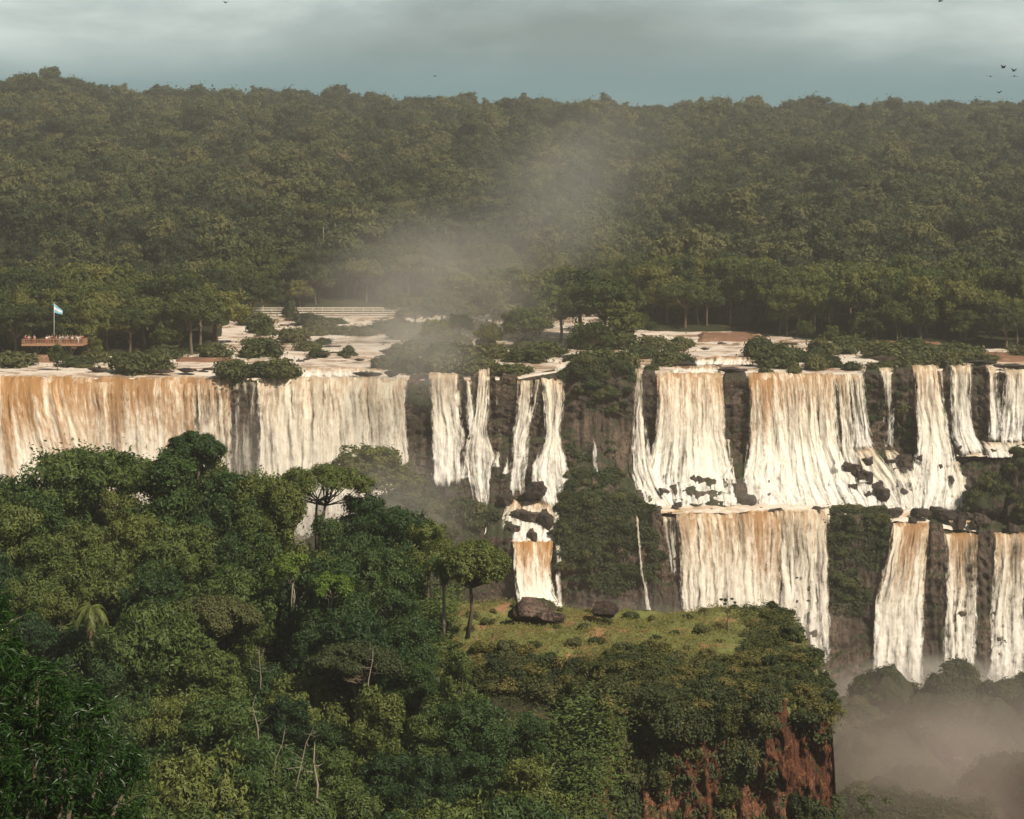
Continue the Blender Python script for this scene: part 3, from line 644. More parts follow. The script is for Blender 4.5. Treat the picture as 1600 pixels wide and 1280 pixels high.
# ------------------------------------------------------------------ boulders
def boulder_mesh(seed,mat,flat=.8,ang=.5,sub=5):
    v,f=ICO[sub]; v=v.copy(); r=np.random.default_rng(seed)
    for k in range(20):   # facets
        n=unit(1,r)[0]; d=.48+.36*r.random(); s=(v@n); v-=np.where(s>d,(s-d)*.97,0)[:,None]*n
    v*= 1.25*(1+.22*fbm(v[:,0]*1.5+seed,v[:,1]*1.5,v[:,2]*1.5,4)+.06*fbm(v[:,0]*6,v[:,1]*6+seed,v[:,2]*6,3)-.22*np.abs(fbm(v[:,0]*2.4+seed*3,v[:,1]*2.4,v[:,2]*2.4,3)))[:,None]
    v[:,2]*=flat
    mb=MB(); mb.add(v,f); return mb.mesh('boulder',[M[mat]])
BW=[boulder_mesh(i,'boulder_wet') for i in range(5)]; BD=[boulder_mesh(20+i,'boulder',.75) for i in range(4)]; 
def boulder(px,py,w,h,D,label,group=None,wet=True,tilt=0,name='boulder',k=None,mat=None):
    """px,py: centre; w,h: size in photo pixels"""
    r=w/2/F*D; rz=h/2/F*D; lst=BW if wet else BD
    o=link(name,lst[(k if k is not None else int(px))%len(lst)]); c=W(px,py,D)
    o.location=c; o.scale=(r*1.08,(r+rz)*.55,rz*1.35); o.rotation_euler=(0,tilt,(px*.37)%6.28 if abs(w-h)<.4*w else 0)
    tag(o,label,'boulder',group); return o
GB='boulders in the cascades'
for a in [(836,766,34,30,437,'big slanted slab boulder under the bright buttress fall'),(815,808,60,40,436.5,'low brown rock hump left of the broad cascade'),(752,832,18,32,432.6,'upright dark rock splitting the small rocky cascade'),
 (800,826,18,22,432.5,'small dark rock at the left side of the broad cascade'),(830,838,16,30,431.8,'narrow dark rock standing in the broad cascade'),(850,812,24,40,434,'round dark rock in the upper right of the broad cascade'),
 (792,782,30,26,438,'dark boulder at the foot of the forked fall'),(1168,787,34,30,437,'rounded dark boulder at the foot of the rock pillar'),(1158,768,22,30,439,'upright boulder just below the rock pillar'),
 (1112,800,16,12,433,'small dark rock in foam below the massive cream fall'),(1045,806,26,16,430,'flat dark rock at the left end of the lower brink'),(1215,802,26,24,428.6,'rounded rock on the brink between two lower falls'),
 (1283,815,22,36,428,'rock showing through the grey-white lower fall'),(1375,770,24,34,438,'rounded dark rock at the foot of the stepped cascades'),(1350,745,22,40,441,'dark rock between lacy fall and stepped cascade'),
 (1408,765,26,30,440,'smooth rock washed by the stepped cascades'),(1436,802,32,18,430.5,'block of dark rock above the leaning cream fall'),(1476,806,34,22,430,'dark rock below the splashing cascade'),
 (1399,800,26,14,430,'flat rock beside the bush-covered pillar'),(1484,755,18,36,440.5,'tall rock behind the splashing cascade'),(1414,718,34,24,444,'square-cut ledge rock under the thin straight fall'),
 (1502,710,30,30,443,'squared boulder on the foaming ledge'),(1552,705,34,18,443,'low dark rock on the ledge at the right'),(1532,812,30,22,429.5,'dark rock above the gap between lower falls'),
 (1582,826,26,20,428.6,'dark rock on the brink of the right edge fall'),(1000,765,16,20,441,'small rock washed by the slender fall'),(1382,730,26,22,443,'ledge rock left of the thin straight fall foot'),(1452,766,18,18,441,'small dark rock in the full cream fall')]:
    boulder(*a,group=GB,tilt=.5 if a[0]==835 else 0)
_bx=[]
for a,b,y0,y1,n in [(1135,1165,755,790,2),(1310,1440,715,790,22),(1455,1510,720,795,8),(1000,1060,770,806,6),(1180,1300,794,806,2),(1400,1530,796,826,9),(745,870,780,842,4),(685,740,745,775,4)]:
    for i in range(n):
        x=a+(b-a)*_r.random(); y=y0+(y1-y0)*_r.random(); D=445-(y-690)/95.*7.2 if y<790 else 437-(y-790)/20*8; D=max(D,428.) if x>900 else 440-(y-780)/65*8; w_=8+18*_r.random()
        o=boulder(x,y,w_,w_*(.6+.7*_r.random()),D,None,GB,k=int(_r.integers(0,5))); _bx.append((o,x,'small dark rock' if w_<16 else 'dark wet rock','beside the dark rock pillar' if 1120<x<1170 else 'among the stepped cascades' if 1300<x<1450 and y<792 else 'below the right upper falls' if x>1390 else 'on the foaming shelf' if x>980 else 'in the middle cascades'))
for a in [(1545,785,58,64,435,'dark blocky rock mass with bushes beside the foaming ledge'),(1606,772,74,84,434.5,'larger dark rock mass with bushes at the right edge between the tiers')]:
    o=boulder(*a,wet=False,name='rock_outcrop'); o['category']='rock outcrop'; o.data=boulder_mesh(int(a[0]),'rock_far_green',1.15,sub=5)
GR_='rocks in the river above the brink'
rocks=[(570,584,44,10,452.5,'flat dark rock on the brink of the white curtain'),(430,580,20,16,453,'reddish rock at the left end of the white curtain'),(610,583,22,12,452,'small rock on the right end of the white curtain'),
 (150,577,30,8,459,'low dark rock in the channel below the platform bushes'),(250,580,36,6,456,'dark sliver of rock near the left brink'),(290,578,30,8,457,'dark rock in foam near the left brink'),(345,571,8,9,463,'tiny upright rock in the left channel'),
 (470,500,60,6,580,'long flat rock below the walkway'),(448,510,36,6,566,'flat rock in rapids under the walkway'),(500,552,26,6,488,'flat rock left of centre in the white rapids'),(540,558,14,5,480,'small flat rock in the smooth rapids'),(560,562,16,5,476,'small rock nearest the white curtain brink'),
 (605,549,30,8,490,'grey rock at the right side of the rapids'),(1115,561,34,6,474,'flat dark rock above the tan terrace'),(1140,578,44,9,452.6,'dark flat rock on the brink above the rock pillar'),(1070,570,30,12,459,'reddish rock among bushes beside the terraces'),
 (1100,545,14,4,497,'small rock in the calm water right of the island'),(1375,560,40,8,472,'flat rock below the upper right bushes'),(1580,573,60,10,451.5,'red-brown rock rim at the right edge'),(1530,566,44,8,458,'dark rock in the right-hand rapids'),(1030,535,12,4,512,'tiny rock in the pale water at the island corner')]
for a in rocks: boulder(*a,group=GR_)
_q=np.random.default_rng(909); _rr=[]
for a,b,y0,y1,n in [(400,640,496,576,34),(200,360,574,583,8),(1020,1180,535,575,14),(1180,1600,560,574,16)]:
    for i in range(n):
        px=a+(b-a)*_q.random(); py=y0+(y1-y0)*_q.random(); D=450+max(0,(584-py))*1.0; w_=6+16*_q.random()
        for DD in np.linspace(450,600,300):
            if rivz(DD)>=zof(py,DD): D=DD; break
        _rr.append((boulder(px,py,w_,w_*.32,D,None,GR_,k=int(_q.integers(0,5))),px,'small flat rock','in the white rapids' if 390<px<650 else 'in the left channel' if px<390 else 'in the terraced water' if px<1180 else 'along the right-hand brink'))
# headland boulders, near
o=boulder(826,958,78,40,222,'large jagged dark boulder on the grassy headland',wet=False,k=1); 
boulder(862,966,44,22,220,'low broken rock beside the large jagged boulder',wet=False,k=3)
boulder(944,952,34,26,222,'rounded brown boulder on the skyline of the grassy headland',wet=False,k=2)
# dark misty rocks at the foot of the gorge
for a in [(1370,1310,300,150,332,'dark rocky shore at the bottom beside the cliff corner'),(1600,1300,280,170,338,'dark rocky shore in the bottom right corner'),(1485,1335,260,110,326,'lowest dark rocks at the bottom edge of the gorge'),(1395,1118,120,110,388,'rounded misty bush-covered rock nearest the cliff corner'),(1345,1160,90,120,376,'low misty rock against the cliff corner'),(1498,1090,90,90,384,'pointed misty rock in front of the straight lower fall'),(1590,1110,130,110,382,'broad misty rock at the right edge of the gorge'),(1450,1180,180,150,372,'wide dark rock slope low in the mist'),(1560,1210,190,170,366,'large dark rock slope in the bottom right corner'),(1400,1265,200,120,352,'lowest rock shelf in the misty gorge')]:
    o=boulder(*a,group='misty rocks at the foot of the gorge',wet=False,name='gorge_rock'); o['category']='rock'; o.data=boulder_mesh(int(a[0]),'rock_far_green',.9,sub=5)
for a in [(684,850,126,160,412,'mossy hill of rock left of the small rocky cascade'),(600,900,240,240,398,'misty wooded mound rising behind the umbrella tree')]:
    o=boulder(*a,wet=False,name='rock_mound'); o['category']='rock mound'; o.data=boulder_mesh(int(a[0]),'rock_far_green',.9,sub=5)
for k,(px,py,w,h,D) in enumerate([(1497,1205,26,34,352),(1556,1200,22,22,352),(1512,1250,16,18,348)]):
    fall(['white patch of rapids forking through dark rocks low in the gorge','small white splash right of the forked rapids in the gorge','lowest little white splash in the gorge'][k],[(px-w/2,px+w/2,py-h/2,D),(px-w/3,px+w/2,py+h/2,D-4)],.1,.34,1.,1.,1,'white water low in the gorge',name='rapids',cat='rapids')
# ------------------------------------------------------------------ labels for repeats
ORD=['','second','third','fourth','fifth','sixth','seventh','eighth','ninth','tenth','eleventh','twelfth','thirteenth','fourteenth','fifteenth','sixteenth']
PEND=[]
def pend(o,px,what,where): PEND.append((o,px,what,where))
def flush_labels():
    cls={}
    for o,px,w,wh in PEND: cls.setdefault((w,wh),[]).append((px,o))
    for (w,wh),l in cls.items():
        l.sort(key=lambda t:t[0]); n=len(l)
        for i,(px,o) in enumerate(l):
            if n==1: s=f'{w} {wh}'
            elif n==2: s=f'{["left","right"][i]} one of two {w}s {wh}'
            else:
                if i==0: s=f'leftmost {w} {wh}'
                elif i==n-1: s=f'rightmost {w} {wh}'
                elif i<=n//2 and i<16: s=f'{w} {wh}, {ORD[i]} from left'
                elif n-1-i<16: s=f'{w} {wh}, {ORD[n-1-i]} from right'
                else: s=f'{w} {wh}'
            o['label']=s
    PEND.clear()
def far_zone(px):
    return ('above the viewing platform' if px<150 else 'right of the flag' if px<350 else 'behind the walkway' if px<620 else 'behind the mist plume' if px<800 else 'on the mid-river island side' if px<1010 else 'above the red mud bank' if px<1230 else 'above the lacy falls' if px<1420 else 'above the right-edge falls')
# ------------------------------------------------------------------ far forest
r=np.random.default_rng(5)
pts=[]
D=480.
cand=[]
# poisson-like jittered grid over the hill
Yc=482.
while Yc<1720:
    sp=6.8+ (Yc-480)*.0012
    n=int((2600/F*Yc)/sp)
    for i in range(n):
        px=-500+2600*(i+r.random())/n; Y=Yc+(r.random()-.5)*sp
        dt=float(treeline(px))
        if Y<dt+2.5: continue
        cand.append((px,Y,Y-dt))
    Yc+=sp*.92
cand=np.array(cand)
# individual trees: the nearest ones in the frame; the rest is one wood
vis=(cand[:,0]>-60)&(cand[:,0]<1660)
order=np.argsort(np.where(vis,cand[:,1]+.0*cand[:,0]-0*cand[:,2]+cand[:,2]*1.4,1e9)); NI=270
near_idx=order[:NI]; mask=np.ones(len(cand),bool); mask[near_idx]=False
KW={'rounded':'rounded tree','broad domed':'broad domed tree','tall rounded':'tall rounded tree','flat-topped':'flat-topped tree','layered':'layered tree','narrow':'narrow tree','lumpy':'lumpy-crowned tree','open tiered':'open tiered tree'}
def hz(x,y): return float(hillz(x,y))
for q in near_idx:
    px,Y,dd=cand[q]; k=int(r.integers(0,8)); (cm,tm),w=MID[k]
    x=xof(px,Y); z=hz(x,Y); s=.9+.5*r.random()
    if dd<9: s*=.8
    o=place(proto('forest_tree',cm,tm),(x,Y,z-.3),r.random()*6.28,(s,s,s*(.9+.25*r.random())),None,'tree','trees at the foot of the wooded hill')
    row='at the water edge' if dd<9 else 'in the second rank' if dd<18 else 'a little way up'
    pend(o,px,KW[w],f'{row} {far_zone(px)}')
PEND.extend(_ex+_bx+_rr)
flush_labels()
def wood():
    col=bpy.data.collections.new('wood_kinds')
    for i,((cm,tm),w) in enumerate(FAR):
        v=[];f=[];m=[];n=0
        for k,me in enumerate((cm,tm)):
            a=np.empty(len(me.vertices)*3,np.float32); me.vertices.foreach_get('co',a); v.append(a.reshape(-1,3))
            for p in me.polygons:
                q=list(p.vertices); q=q+[q[-1]]*(4-len(q)) if len(q)<4 else q[:4]; f.append([x+n for x in q]); m.append(k)
            n+=len(me.vertices)
        mb=MB(); f=np.array(f); m=np.array(m)
        mb.v.append(np.concatenate(v)); mb.f.append(f); mb.m.append(m); mb.n=n
        me=mb.mesh('wood_kind',[M['leaf_far'],M['bark']],False)
        o=bpy.data.objects.new('wood_kind_%s'%'abcdefgh'[i],me); col.objects.link(o)
    c=cand[mask]; c=c[(c[:,0]>-420)&(c[:,0]<2020)]
    x=xof(c[:,0],c[:,1]); z=hillz(x,c[:,1]); P=np.stack([x,c[:,1],z-.4],-1)
    me=bpy.data.meshes.new('wood'); me.vertices.add(len(P)); me.vertices.foreach_set('co',P.astype(np.float32).ravel())
    rr=np.random.default_rng(9)
    a=me.attributes.new('rot','FLOAT','POINT'); a.data.foreach_set('value',(rr.random(len(P))*6.283).astype(np.float32))
    sc=(.5+.95*rr.random(len(P))**1.7+ .5*(rr.random(len(P))<.08)); sc*=1+.12*smooth(900,1500,c[:,1])
    a=me.attributes.new('scl','FLOAT','POINT'); a.data.foreach_set('value',sc.astype(np.float32))
    # kinds grow in patches
    kk=np.clip(((fbm(x*.02,c[:,1]*.02,1.,2)+1)*4+rr.normal(size=len(P))*1.8),0,7).astype(np.int32)
    a=me.attributes.new('kin','INT','POINT'); a.data.foreach_set('value',kk)
    o=link('wood',me); tag(o,'dense dark green forest covering the long hill up to the skyline','forest',kind='stuff')
    g=bpy.data.node_groups.new('wood_nodes','GeometryNodeTree'); g.interface.new_socket('Geometry',in_out='INPUT',socket_type='NodeSocketGeometry'); g.interface.new_socket('Geometry',in_out='OUTPUT',socket_type='NodeSocketGeometry')
    N=g.nodes.new; gi=N('NodeGroupInput'); go=N('NodeGroupOutput'); ip=N('GeometryNodeInstanceOnPoints'); ci=N('GeometryNodeCollectionInfo')
    ci.inputs['Collection'].default_value=col; ci.inputs['Separate Children'].default_value=True; ci.inputs['Reset Children'].default_value=True
    def na(n,t):
        d=N('GeometryNodeInputNamedAttribute'); d.data_type=t; d.inputs['Name'].default_value=n; return d.outputs['Attribute']
    cx=N('ShaderNodeCombineXYZ'); g.links.new(na('rot','FLOAT'),cx.inputs[2])
    sx=N('ShaderNodeCombineXYZ'); s=na('scl','FLOAT'); [g.links.new(s,sx.inputs[k]) for k in range(3)]
    g.links.new(gi.outputs[0],ip.inputs['Points']); g.links.new(ci.outputs[0],ip.inputs['Instance']); ip.inputs['Pick Instance'].default_value=True
    g.links.new(na('kin','INT'),ip.inputs['Instance Index']); g.links.new(cx.outputs[0],ip.inputs['Rotation']); g.links.new(sx.outputs[0],ip.inputs['Scale'])
    g.links.new(ip.outputs[0],go.inputs[0])
    md=o.modifiers.new('scatter','NODES'); md.node_group=g
    return len(P)
print('wood trees',wood())
# ------------------------------------------------------------------ vegetation of river islands and brink
def rpz(px,py,dmin=450.,dmax=640.):   # point of the river surface seen at a pixel
    for D in np.linspace(dmin,dmax,400):
        if rivz(D)>=zof(py,D): return D
    return dmax
def veg(px,pybase,w,h,label,D=None,kind=None,group='bushes on the river islands and the brink',cat='bush',name='bush',mesh=None,z=None):
    D=D or rpz(px,pybase); k=int(abs(px*7+pybase))%4; me=mesh or SHRF[k][0]
    o=link(name,me); o.location=(xof(px,D),D,zof(pybase,D)-.2 if z is None else z); 
    sx=w/F*D/3.2; sz=h/F*D/1.9; o.scale=(sx,(sx+sz)*.5,sz); o.rotation_euler=(0,0,(px*.7)%6.28); tag(o,None,cat,group)
    if label: o['label']=label
    return o
B=[(408,558,70,46),(410,520,48,36),(440,590,60,46),(405,586,80,34),(366,590,60,50),(480,548,44,26),(505,538,34,18),(560,524,66,22),(590,520,60,26),(490,524,56,24),(520,506,50,16),(545,548,18,14),(600,576,40,34),
 (640,582,60,44),(690,582,70,50),(740,584,70,48),(640,556,60,40),(700,560,70,44),(760,560,80,40),(820,566,80,34),(800,584,80,28),(850,556,70,36),(620,520,70,34),(680,524,80,36),(740,520,70,34),(800,530,70,30),
 (905,580,60,40),(940,580,80,60),(975,576,50,46),(1005,560,50,30),(915,545,60,60),(960,545,80,60),(1045,572,50,38),(1060,548,30,22),(1020,578,30,16),
 (1185,560,50,50),(1215,575,70,60),(1195,585,30,18),(1240,584,20,24),(1285,555,60,40),(1275,578,40,34),(1300,574,34,30),(1330,545,80,30),(1330,578,36,24),(1390,560,90,40),(1380,585,60,34),(1420,580,40,34),(1440,556,60,34),(1480,578,50,46),(1500,560,90,40),(1530,580,30,24),(1425,548,60,30),
 (20,572,90,40),(20,566,60,26),(118,572,70,26),(150,566,50,30),(205,582,80,52),(240,580,70,50),(260,560,60,36),(130,575,30,12),(340,560,60,40),(1600,560,60,36)]
_q=np.random.default_rng(808)
for a,b,y0,y1,n in [(470,640,500,565,9),(620,870,500,566,22),(380,470,495,540,5),(1000,1090,535,578,5),(1180,1330,545,580,9),(1330,1560,545,572,12)]:
    for i in range(n): B.append((a+(b-a)*_q.random(),y0+(y1-y0)*_q.random(),22+46*_q.random(),14+26*_q.random()))
for (px,py,w,h) in B:
    o=veg(px,py,w*1.15,h*.68,None); 
    pend(o,px,'low green bush' if h<30 else 'rounded green bush' if h<44 else 'tall spreading bush','beside the platform channel' if px<300 else 'on the islets left of the white rapids' if px<470 else 'among the white rapids' if px<610 else 'on the brink of the mid-river island' if px<880 else 'on top of the green buttress' if px<1080 else 'above the gold falls' if px<1310 else 'on the brink above the right falls')
flush_labels()
# trees of the mid-river island and on the brink
it=0
for (px,py,hpx,wd) in [(650,520,60,1),(690,520,70,1),(730,512,80,1.1),(770,530,85,1.1),(805,520,95,1.1),(840,530,100,1.1),(875,535,95,1),(905,530,110,1),(940,540,95,1),(975,545,70,1),(860,500,90,1.2),(790,500,80,1.2),(820,545,70,1),(930,560,60,.9),(990,540,50,.9),(960,520,80,1),(760,545,45,.9),(1260,540,40,.8),(1350,540,45,.9),(1360,535,60,1),(30,560,80,1),(90,580,40,.8),(180,550,70,1),(300,555,95,1.1),(340,540,90,1.1),(395,500,70,1.),(150,555,70,1),(1300,545,35,.8),(1200,560,30,.8),(720,540,50,1),(680,545,50,1),(630,505,50,1)]:
    D=rpz(px,py); k=[0,1,3,4,6,2][it%6]; (cm,tm),w=MID[k]; it+=1; hh=hpx/F*D/10.
    o=place(proto('island_tree',cm,tm),(xof(px,D),D,zof(py,D)-.4),px*.3,(hh*1.15*wd,hh*1.15*wd,hh),None,'tree','trees on the river islands'); pend(o,px,KW[w],'between the platform and the rapids' if px<600 else 'on the misty mid-river island' if px<1100 else 'on an islet above the right falls')
flush_labels()
_r=np.random.default_rng(66)
for i,(px,Y,l) in enumerate([(265,1010,'pinkish-brown tree standing out on the hill above the left walkway'),(390,900,'pale dry-looking tree on the hill left of the mist'),(880,930,'pale crown above the mist plume'),(530,960,'straw-coloured tree on the hill right of the pale stem'),(1290,1000,'dry brownish tree on the hill above the right falls'),(120,1150,'reddish tree high on the hill at the left')]):
    cm,tm=tree_meshes('dry_tree','dome',5.,11.,22,3000,.34,'leaf_dry',900+i,cl=(.04,.5),cs=.6,jit=.6); place(proto('forest_tree',cm,tm),(xof(px,Y),Y,hz(xof(px,Y),Y)+1.5),i,1.15,l,'tree')
# palms
def palm_mesh(h,nf,fl,seed,droopy=1.,dead=0,bark='bark_pale',r0=.16,leafm='leaf_fore',lw=.05):
    rg=np.random.default_rng(seed); tb=MB(); x=rg.normal()*.4
    tb.tube([(0,0,-.5),(x*.3,0,h*.35),(x*.7,.1,h*.7),(x,.1,h)],[r0*1.2,r0,r0*.85,r0*.7],7,0)
    cb=MB(); P=[];
    for i in range(nf+dead):
        a=i*2.4+rg.random()*.4; el=(.9-1.3*(i/nf)) if i<nf else -1.25; L=fl*(.8+.3*rg.random()); n=16
        p=np.array([x,.1,h]); d=np.array([math.cos(a)*math.cos(el),math.sin(a)*math.cos(el),math.sin(el)]); pts=[p.copy()]
        for s in range(n):
            d=d+np.array([0,0,-.10*droopy]); d/=np.linalg.norm(d); p=p+d*L/n; pts.append(p.copy())
        cb.tube(pts,[.03]*len(pts),4,0 if i<nf else 1)
        side=np.cross(d,[0,0,1]); side/=np.linalg.norm(side)+1e-6
        for s in range(1,n):
            q=pts[s]; t=(pts[s+1]-pts[s]); t/=np.linalg.norm(t)
            for sg in (-1,1):
                for e in range(2):
                    qq=q+t*e*L/n*.5
                    tip=qq+(side*sg*.75+t*.6+np.array([0,0,-.55+rg.normal()*.12]))*fl*.26*(1-.5*abs(s/n-.4))
                    wv=t*lw
                    cb.add([qq-wv,qq+wv,tip+wv*.3,tip-wv*.3],[[0,1,2,3]],0 if i<nf else 1)
    return cb.mesh('palm_crown',[M[leafm],M['leaf_dry']],False),tb.mesh('palm_trunk',[M[bark]])
PFAR=[palm_mesh(9.5,11,1.9,61+i,1.,0,leafm='leaf_far',r0=.14,lw=.09) for i in range(2)]
for k,(px,pt,pb,D,lab) in enumerate([(880,432,502,560,'tall pale-stemmed palm on the mid-river island, taller of a pair'),(895,444,500,562,'shorter pale-stemmed palm beside the tall one on the mid-river island'),(937,448,505,556,'palm with drooping crown at the right of the mid-river island'),
    (1218,490,534,540,'thin pale tree on the islet above the golden fall'),(505,345,400,655,'palm with pale stem standing on the slope left of the mist'),(988,398,428,690,'white-stemmed palm leaning on the hill above the small footbridge')]):
    cm,tm=PFAR[k%2]; h=(pb-pt)/F*D
    s=h/9.5; o=place(proto('palm_tree',cm,tm,'fronds','trunk'),(xof(px,D),D,zof(pb,D)-.3),k*1.3,s if s>.55 else (.6,.6,s),lab,'palm tree','palms and thin pale trees on the far side')
# shrubs and creepers on the mossy buttresses of the cliff
polys=[[(872,560),(1008,560),(985,640),(965,760),(1030,800),(1030,900),(960,930),(875,900),(862,780),(890,740)],[(1290,795),(1385,795),(1385,850),(1350,960),(1300,960),(1296,880)],[(1500,720),(1640,700),(1640,830),(1510,830)],[(640,600),(672,600),(672,640),(640,630)],[(1350,600),(1372,600),(1368,700),(1352,680)],[(1400,600),(1430,600),(1430,720),(1402,700)]]
cnt=0
rg=np.random.default_rng(77)
for pi,(poly,nb) in enumerate(zip(polys,[60,22,0,4,4,6])):
    idx=np.where(inpoly(clpx,clpy,poly))[0]
    if len(idx)==0: continue
    ch=rg.choice(idx,nb*4); kept=[]
    for q in ch:
        if len(kept)>=nb: break
        pxx,pyy=clpx[q],clpy[q]
        if pi==0 and 590<pyy<740 and rg.random()<.8: continue
        if pi==0 and pyy>880 and rg.random()<.6: continue
        if pi==1 and pyy>860 and rg.random()<.7: continue
        if any((pxx-a)**2+(pyy-b)**2<130 for a,b in kept): continue
        kept.append((pxx,pyy)); s=.55+.7*rg.random()
        o=link('cliff_bush',SHRF[cnt%4][0]); cnt+=1
        o.location=clf[q]+cn[q]*.1-np.array([0,0,.5*s]); o.rotation_euler=(.35,0,rg.random()*6.28); o.scale=(s*1.35,s*.9,s*.8); tag(o,None,'bush','bushes clinging to the far cliff')
        pend(o,pxx,'small bush' if s<.9 else 'larger bush',('on the steep upper face' if pyy<740 else 'on the ledge' if pyy<850 else 'on the shadowed lower face')+' of the green buttress' if pi==0 else 'on the bush-covered pillar' if pi==1 else 'on the dark wall between falls')
flush_labels()
# clumps on mounds and rocky outcrops
def cover(objs,n,size,s0,s1,name,cat,group,what,where,seed,protos,front=True,upmin=-.1,lean=.3):
    rg=np.random.default_rng(seed); out=[]
    for o in objs:
        bpy.context.view_layer.update(); me=o.data; M4=np.array(o.matrix_world)
        a=np.empty(len(me.vertices)*3,np.float32); me.vertices.foreach_get('co',a); a=a.reshape(-1,3); b=np.empty(len(me.vertices)*3,np.float32); me.vertices.foreach_get('normal',b); b=b.reshape(-1,3)
        w=a@M4[:3,:3].T+M4[:3,3]; nn=b@np.linalg.inv(M4[:3,:3]); nn/=np.linalg.norm(nn,axis=1,keepdims=True)
        ok=np.where((nn[:,2]>upmin)&((nn[:,1]<.3)|(not front)))[0]
        for q in rg.choice(ok,n):
            s=s0+(s1-s0)*rg.random(); c=link(name,protos[int(rg.integers(0,len(protos)))]); c.location=w[q]-np.array([0,0,.6*s]); c.scale=(s*1.1,s*1.1,s); c.rotation_euler=(lean*rg.random(),0,rg.random()*6.28); tag(c,None,cat,group)
            pend(c,800+F*w[q][0]/w[q][1],what,where)
oc=[o for o in bpy.data.objects if o.name.startswith('rock_outcrop')]
cover(oc,26,1,.5,1.0,'cliff_bush','bush','bushes clinging to the far cliff','bush','on the huge rock mass at the right edge',5,[s[0] for s in SHRF])
mo=[o for o in bpy.data.objects if o.name.startswith('rock_mound')]
cover(mo[:1],40,1,.8,1.5,'mound_bush','bush','bushes on the misty mounds','bush','on the mossy hill left of the small cascade',6,[s[0] for s in SHRF])
cover(mo[1:],50,1,1.,1.9,'mound_bush','bush','bushes on the misty mounds','bush','on the misty mound behind the umbrella tree',7,[s[0] for s in SHRF])
gr=[o for o in bpy.data.objects if o.name.startswith('gorge_rock')]
cover(gr,7,1,.8,1.4,'gorge_bush','bush','misty bushes on the gorge rocks','misty bush','on the dark rocks low in the gorge',8,[s[0] for s in SHRF],upmin=.0)
flush_labels()
o=None
(cm,tm),w=MID[0]
for (px,py,D,h,wd,l) in [(575,790,404,95,1.5,'round-headed grey-green tree in the mist before the white curtain'),(610,800,402,80,1.3,'lower misty tree right of the round-headed one')]:
    s=h/F*D/10; place(proto('misty_tree',cm,tm),(xof(px,D),D,zof(py,D)),px,(s*wd,s*wd,s),l,'tree')
def stuff(name,label,P,Nr,size,mat,seed,per=1,spread=.3,cat='undergrowth',aspect=.5,jit=.9,droop=0):
    rg=np.random.default_rng(seed); n=len(P); P=np.repeat(P,per,0)+rg.normal(size=(n*per,3))*spread*np.array([1,1,.7]); Nr=np.repeat(Nr,per,0)
    v,f=leaves(P,Nr,size,rg,aspect,jit,droop); o=link(name,mesh_np(name,v,f,[M[mat]],False)); tag(o,label,cat,kind='stuff'); return o
# creepers on the far cliff
sel=np.zeros(len(clf),bool)
for p in polys[:2]+polys[3:]: sel|=inpoly(clpx,clpy,p)
nz=fbm(clf[:,0]*.25,clf[:,1]*.3,clf[:,2]*.25,4); up=cn[:,2]
idx=np.where(sel&(nz+up*.45>.10)&((clpy>735)|(clpy<590)|(nz>.28)))[0]; idx=rg.choice(idx,min(len(idx),9000),replace=False)
GP=[];GN_=[]
for o_ in gr:
    me=o_.data; M4=np.array(o_.matrix_world); a=np.empty(len(me.vertices)*3,np.float32); me.vertices.foreach_get('co',a); a=a.reshape(-1,3); b=np.empty(len(me.vertices)*3,np.float32); me.vertices.foreach_get('normal',b); b=b.reshape(-1,3)
    wv=a@M4[:3,:3].T+M4[:3,3]; nn=b@np.linalg.inv(M4[:3,:3]); nn/=np.linalg.norm(nn,axis=1,keepdims=True); ok=np.where((nn[:,1]<.2)&(fbm(wv[:,0]*.2,wv[:,1]*.2,wv[:,2]*.2,3)>-.15))[0]; q_=rg.choice(ok,2600); GP.append(wv[q_]); GN_.append(nn[q_]+[0,0,.5])
stuff('gorge_scrub','dark damp scrub matted over the rocks in the misty gorge',np.concatenate(GP),np.concatenate(GN_),.3,'leaf_shrub',33,6,.4,'scrub')
stuff('cliff_creepers','green moss and creepers matted over the buttresses between the falls',clf[idx],cn[idx]+[0,0,.6],.26,'leaf_shrub',31,8,.35,'creepers')
